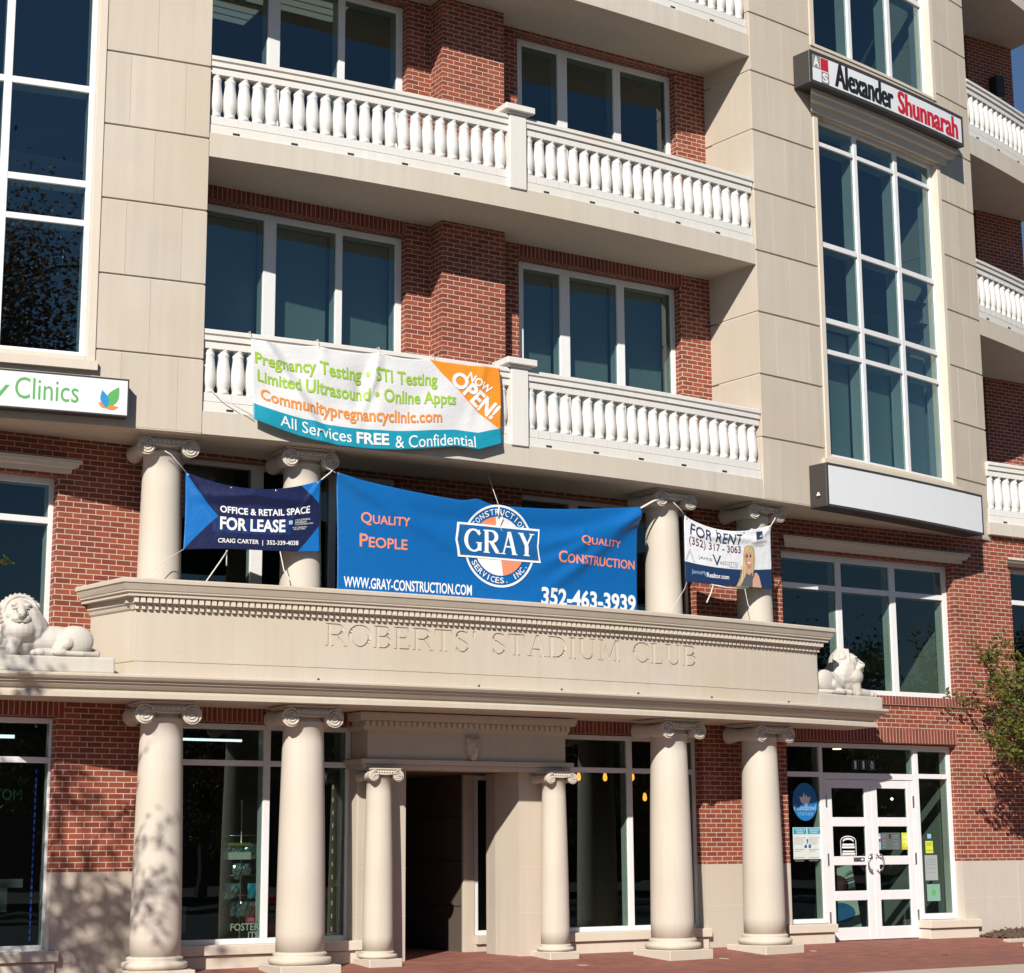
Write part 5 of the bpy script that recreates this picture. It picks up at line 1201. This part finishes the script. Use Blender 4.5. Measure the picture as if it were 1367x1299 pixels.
# ================================================================== fittings and ground details
e = tag(empty('wall_lantern', F(13.05, -2.1, 15.8)), 'black box lantern on the shaded brick wall of the top right balcony', 'lamp')
m = MB(); m.box(-.11, .11, .02, .22, -.20, .22); bevel(m.build('housing', M_BLACK, e), .01); link('bracket', MB().box(-.06, .06, -.005, .03, -.1, .1).mesh('bracket', M_BLACK), e)
link('lens', MB().box(-.07, .07, .06, .18, -.215, -.201).mesh('lens', I_YELL), e)
m = MB(); x0, x1 = 9.35, 14.5
def mul(u, v): x = x0+(x1-x0)*u; n = .02+.62*v*(min(1, u*9)**.5); return F(x, n, gz(n)+.13*sin(pi*min(1, v*.9+.08))**.7*min(1, u*10)**.5+.018*sin(37*x)*sin(53*n)+.012*sin(91*x+20*n))
m.grid(mul, 160, 14); o = tag(m.build('mulch_bed', M_SOIL), 'dark bark mulch bed along the stone base of the right wall', 'mulch', kind='stuff')
ch = MB(); 
for i in range(900):
    u, v = random.random(), random.random(); p = mul(u, v)+Vector((0, 0, .006)); a = random.uniform(0, 2*pi); l = random.uniform(.015, .045); d = Vector((cos(a)*l, sin(a)*l, random.uniform(-.01, .02))); w = Vector((-sin(a), cos(a), random.uniform(-.5, .8)))*.008
    ch.face([p-d-w, p+d-w, p+d+w, p-d+w])
ch.build('bark_chip', leafmat('bark_chips', (.10, .06, .035), (.22, .14, .09)), o, weld=False, recalc=False)
tag(bevel(MB().box(9.2, 14.5, .66, .80, -.2, -.005).build('bed_kerb', M_CONC), .01), kind='structure')
e = tag(empty('yard_sign', F(8.93, 1.6, -.11), rad(-20)), 'white and blue yard sign on wire legs at the bottom right corner', 'sign')
T = lambda x, n, z: Vector((x+.10*(z-.05)*0, -n, z)); m = MB(); m.face([T(-.22, 0, .04), T(.35, 0, .04), T(.35, 0, .42), T(-.10, 0, .42)]); m.face([T(-.22, -.006, .04), T(-.10, -.006, .42), T(.35, -.006, .42), T(.35, -.006, .04)])
for a, b in (((-.22, .04), (.35, .04)), ((.35, .04), (.35, .42)), ((.35, .42), (-.10, .42)), ((-.10, .42), (-.22, .04))): m.face([T(a[0], 0, a[1]), T(b[0], 0, b[1]), T(b[0], -.006, b[1]), T(a[0], -.006, a[1])])
m.build('panel', I_WHITE, e); link('print', MB().box(-.13, .33, .0005, .0015, .10, .24).mesh('print', I_BLUE), e)
m = MB(); m.tube([(-.1, .01, -.1), (-.1, .01, .3)], .004, 5); m.tube([(.25, .01, -.1), (.25, .01, .3)], .004, 5); m.build('wire_leg', M_STEEL, e)
for i, (x, n, w) in enumerate(((1.05, 1.15, 'near the right portal column'), (3.35, 1.15, 'below the third big column'), (5.25, .80, 'below the fourth big column'), (-.4, 1.7, 'in front of the passage'), (6.75, 1.9, 'in front of the double doors'))):
    k = [(x+.09*cos(2*pi*j/9)*random.uniform(.6, 1.2), n+.07*sin(2*pi*j/9)*random.uniform(.6, 1.2)) for j in range(9)]
    if i < 3: m = MB(); m.face([F(a, b, gz(b)+.004) for a, b in k]); tag(m.build('pavement_patch', M_CONC), 'pale worn concrete patch in the brick paving, %s' % w, 'patch', 'pale patches in the brick paving')
    else: m = MB(); m.lathe([(.035, 0), (.04, .006), (0, .012)], F(x, n, gz(n)), 7, M=lambda v: Vector((v.x*1.4, v.y*.8, v.z))); tag(m.build('fallen_leaf', M_LEAFR), 'small dry leaf on the brick paving, %s' % w, 'leaf', 'dry leaves on the paving')

# ================================================================== trees
def leafy(mb, c, size, rnd):
    a = Vector((rnd.gauss(0, 1), rnd.gauss(0, 1), rnd.gauss(0, .6)+.2)).normalized(); b = a.cross(Vector((rnd.gauss(0, 1), rnd.gauss(0, 1), rnd.gauss(0, 1)))).normalized()
    l = size*rnd.uniform(.7, 1.35); w = l*.30
    m_ = a.cross(b)*l*.12
    mb.face([c, c+a*l*.5+b*w+m_, c+a*l, c+a*l*.5-b*w+m_])
def branch(tw, lf, p, d, L, r, depth, rnd, size, nleaf, up=.12, spread=.9, kids=3):
    pts = [p]; k = 4; q = p.copy(); dd = d.copy()
    for i in range(k):
        dd = (dd+Vector((rnd.gauss(0, .16), rnd.gauss(0, .16), rnd.gauss(0, .12)+up*.3))).normalized(); q = q+dd*L/k; pts.append(q.copy())
    tw.tube(pts, [r*(1-.6*i/k) for i in range(k+1)], 6 if depth > 1 else 4)
    if depth == 0:
        for i in range(nleaf):
            t = rnd.random(); j = min(k-1, int(t*k)); c = pts[j].lerp(pts[j+1], t*k-j)+Vector((rnd.gauss(0, 1), rnd.gauss(0, 1), rnd.gauss(0, .8)))*size*.55; leafy(lf, c, size, rnd)
        return
    for i in range(kids+(1 if depth > 2 else 0)):
        t = rnd.uniform(.35, 1); j = min(k-1, int(t*k)); c = pts[j].lerp(pts[j+1], t*k-j)
        nd = (dd+Vector((rnd.gauss(0, spread), rnd.gauss(0, spread), rnd.gauss(0, spread*.6)+up))).normalized()
        branch(tw, lf, c, nd, L*rnd.uniform(.55, .8), r*.5, depth-1, rnd, size, nleaf, up, spread, kids)
    branch(tw, lf, pts[-1], dd, L*.65, r*.4, depth-1, rnd, size, nleaf, up, spread, kids)
def tree(name, loc, label, limbs, trunk_h, size, nleaf, seed, mat, tr=.09, depth=2, group=None, kids=3):
    rnd = random.Random(seed); e = tag(empty(name, loc), label, 'tree', group); tw, lf = MB(), MB()
    tw.tube([(0, 0, -.1), (.03, .02, trunk_h*.4), (-.02, .03, trunk_h*.75), (0, 0, trunk_h)], [tr*1.25, tr, tr*.9, tr*.75], 10)
    for st, d, L in limbs: branch(tw, lf, Vector(st), Vector(d).normalized(), L, tr*.45, depth, rnd, size, nleaf, kids=kids)
    tw.build('trunk', M_BARK, e, weld=False); lf.build('crown', mat, e, weld=False, recalc=False); return e
# right: small tree close to the wall, branches reaching into the frame
tree('street_tree', F(10.25, 1.2, -.11), 'small leafy green tree with arching branches at the right edge before the bricks', [
    ((0, 0, 2.5), (-1, .05, .80), .95), ((0, 0, 2.5), (-.7, .25, .9), 1.0), ((0, 0, 2.7), (-.9, -.3, .45), 1.0), ((0, 0, 2.6), (.3, -.6, 1), 1.1), ((0, 0, 2.9), (-.35, .2, 1.2), 1.1), ((0, 0, 2.95), (-.45, -.1, 1.5), 1.25),
    ((0, 0, 2.8), (.8, .3, .7), 1.1), ((0, 0, 2.9), (.2, .3, 1.3), 1.2), ((0, 0, 2.5), (-.8, -.15, .45), .8), ((0, 0, 2.2), (.5, .3, .6), .9)], 3.0, .080, 30, 5, M_LEAF, .06, 2)
# left: tree outside the frame whose branches shade the left wall, with one long twig reaching in
t = tree('street_tree', F(-11.3, 5.7, -.16), 'bare twig tip with a few leaves reaching in at the left edge before the window', [
    ((0, 0, 4.6), (.5, .35, .7), 1.4), ((0, 0, 4.9), (-.6, .4, .8), 1.5), ((0, 0, 5.2), (.5, -.2, .9), 1.3), ((0, 0, 5.0), (-.2, -.6, .9), 1.4), ((0, 0, 4.4), (.6, .1, .5), 1.3), ((0, 0, 5.4), (0, .2, 1), 1.4), ((0, 0, 4.3), (.1, .6, .55), 1.3), ((0, 0, 4.2), (.55, .45, .30), 1.2), ((0, 0, 5.4), (.45, .0, 1), 1.6), ((0, 0, 5.3), (.75, -.1, .8), 1.2)], 5.4, .10, 12, 11, M_LEAF, .09, 2)
tw, lf = MB(), MB(); rnd = random.Random(3)
pts = [Vector(p)-t.location for p in (F(-11.25, 5.7, 4.2), F(-10.3, 4.9, 4.55), F(-9.2, 4.0, 4.50), F(-8.3, 3.3, 4.42), F(-7.60, 2.9, 4.38), F(-7.16, 2.75, 4.40))]
tw.tube(pts, [.03, .022, .015, .010, .007, .004], 6)
for i in range(26):
    u = 1-rnd.random()**2*.24; j = min(4, int(u*5)); c = pts[j].lerp(pts[j+1], u*5-j); leafy(lf, c+Vector((rnd.gauss(0, .02), rnd.gauss(0, .02), rnd.gauss(0, .03))), .085, rnd)
tw.build('twig', M_BARK, t, weld=False); lf.build('twig_leaf', M_LEAF, t, weld=False, recalc=False)
# across the street, behind the camera: the trees mirrored in the glass
def crown_tree(name, loc, label, h, rx, seed, mat, n=6500, leaf=.24, group='trees across the street, mirrored in the windows'):
    rnd = random.Random(seed); e = tag(empty(name, loc), label, 'tree', group); tw, lf = MB(), MB()
    tw.tube([(0, 0, -.3), (.1, .05, h*.25), (0, 0, h*.5), (.1, 0, h*.85)], [.28, .2, .15, .05], 8)
    cl = [Vector((rnd.gauss(0, rx*.45), rnd.gauss(0, rx*.45), h*rnd.uniform(.25, .95))) for _ in range(26 if n < 9000 else 70)]
    for c in cl: tw.tube([(0, 0, max(1, c.z-1.6)), c*.6+Vector((0, 0, c.z*.4-.3)), c], [.08, .05, .02], 5)
    for i in range(n):
        c = rnd.choice(cl); k = 1-.55*max(0, c.z/h-.6)/.4; leafy(lf, c+Vector((rnd.gauss(0, rx*.2*k), rnd.gauss(0, rx*.2*k), rnd.gauss(0, h*.06))), leaf, rnd)
    return e, tw.mesh('trunk', M_BARK, weld=False), lf.mesh('crown', mat, weld=False, recalc=False)
kinds = [crown_tree('shade_tree', F(-6, 43, -.16), 'tall dark shade tree across the street', 11.5, 3.4, 21, M_LEAFD), crown_tree('shade_tree', F(2, 47, -.16), 'broad autumn coloured shade tree across the street', 9.5, 3.8, 22, M_LEAFR), crown_tree('shade_tree', F(9, 44, -.16), 'medium green shade tree across the street', 10, 3.0, 23, M_LEAFD)]
for e, a, b in kinds: link('trunk', a, e); link('crown', b, e)
e, a, b = crown_tree('shade_tree', F(-9.5, 41, -.16), 'very tall autumn shade tree mirrored in the far left tower window', 23, 6.0, 31, M_LEAFR, 30000, .19); link('trunk', a, e); link('crown', b, e)
fb = tag(empty('added_far_building', F(20, 66, -.16)), 'long two storey dark brick building across the street behind the trees', 'building')  # added out of view to block the bright horizon mirrored in the glass
MB().box(-75, 75, -6, 6, -.2, 8.6, lambda x, n, z: Vector((x, -n, z))).build('wall', M_BRICK, fb); MB().box(-75.4, 75.4, -6.4, 6.4, 8.6, 9.1, lambda x, n, z: Vector((x, -n, z))).build('roof', M_CONC, fb)
wm = MB().box(-1.1, 1.1, -.05, .05, 0, 1.9, lambda x, n, z: Vector((x, -n, z))).mesh('window', M_BLACK)
for i in range(20):
    for z in (1.0, 5.0): link('window', wm, fb, loc=(-70+7.2*i, 6.02, z))
spots = [(15, 45, 1), (21, 43, 2), (27, 46, 0), (33, 44, 1), (39, 47, 2), (46, 45, 0), (54, 47, 1), (62, 46, 0), (-13, 46, 1), (70, 50, 2), (-20, 44, 0), (80, 52, 1)]
for i, (x, n, k) in enumerate(spots):
    e, a, b = kinds[k]; c = e.copy(); COL.objects.link(c); c.location = F(x, n, -.16); c.rotation_euler = (0, 0, i*1.3); s = .85+.3*((i*37) % 10)/10; c.scale = (s, s, s)
    for q, nm in ((a, 'trunk'), (b, 'crown')): o = bpy.data.objects.new(nm, q); COL.objects.link(o); o.parent = c
for k in ('letter_cutter',):
    pass
print('objects', len(bpy.data.objects))
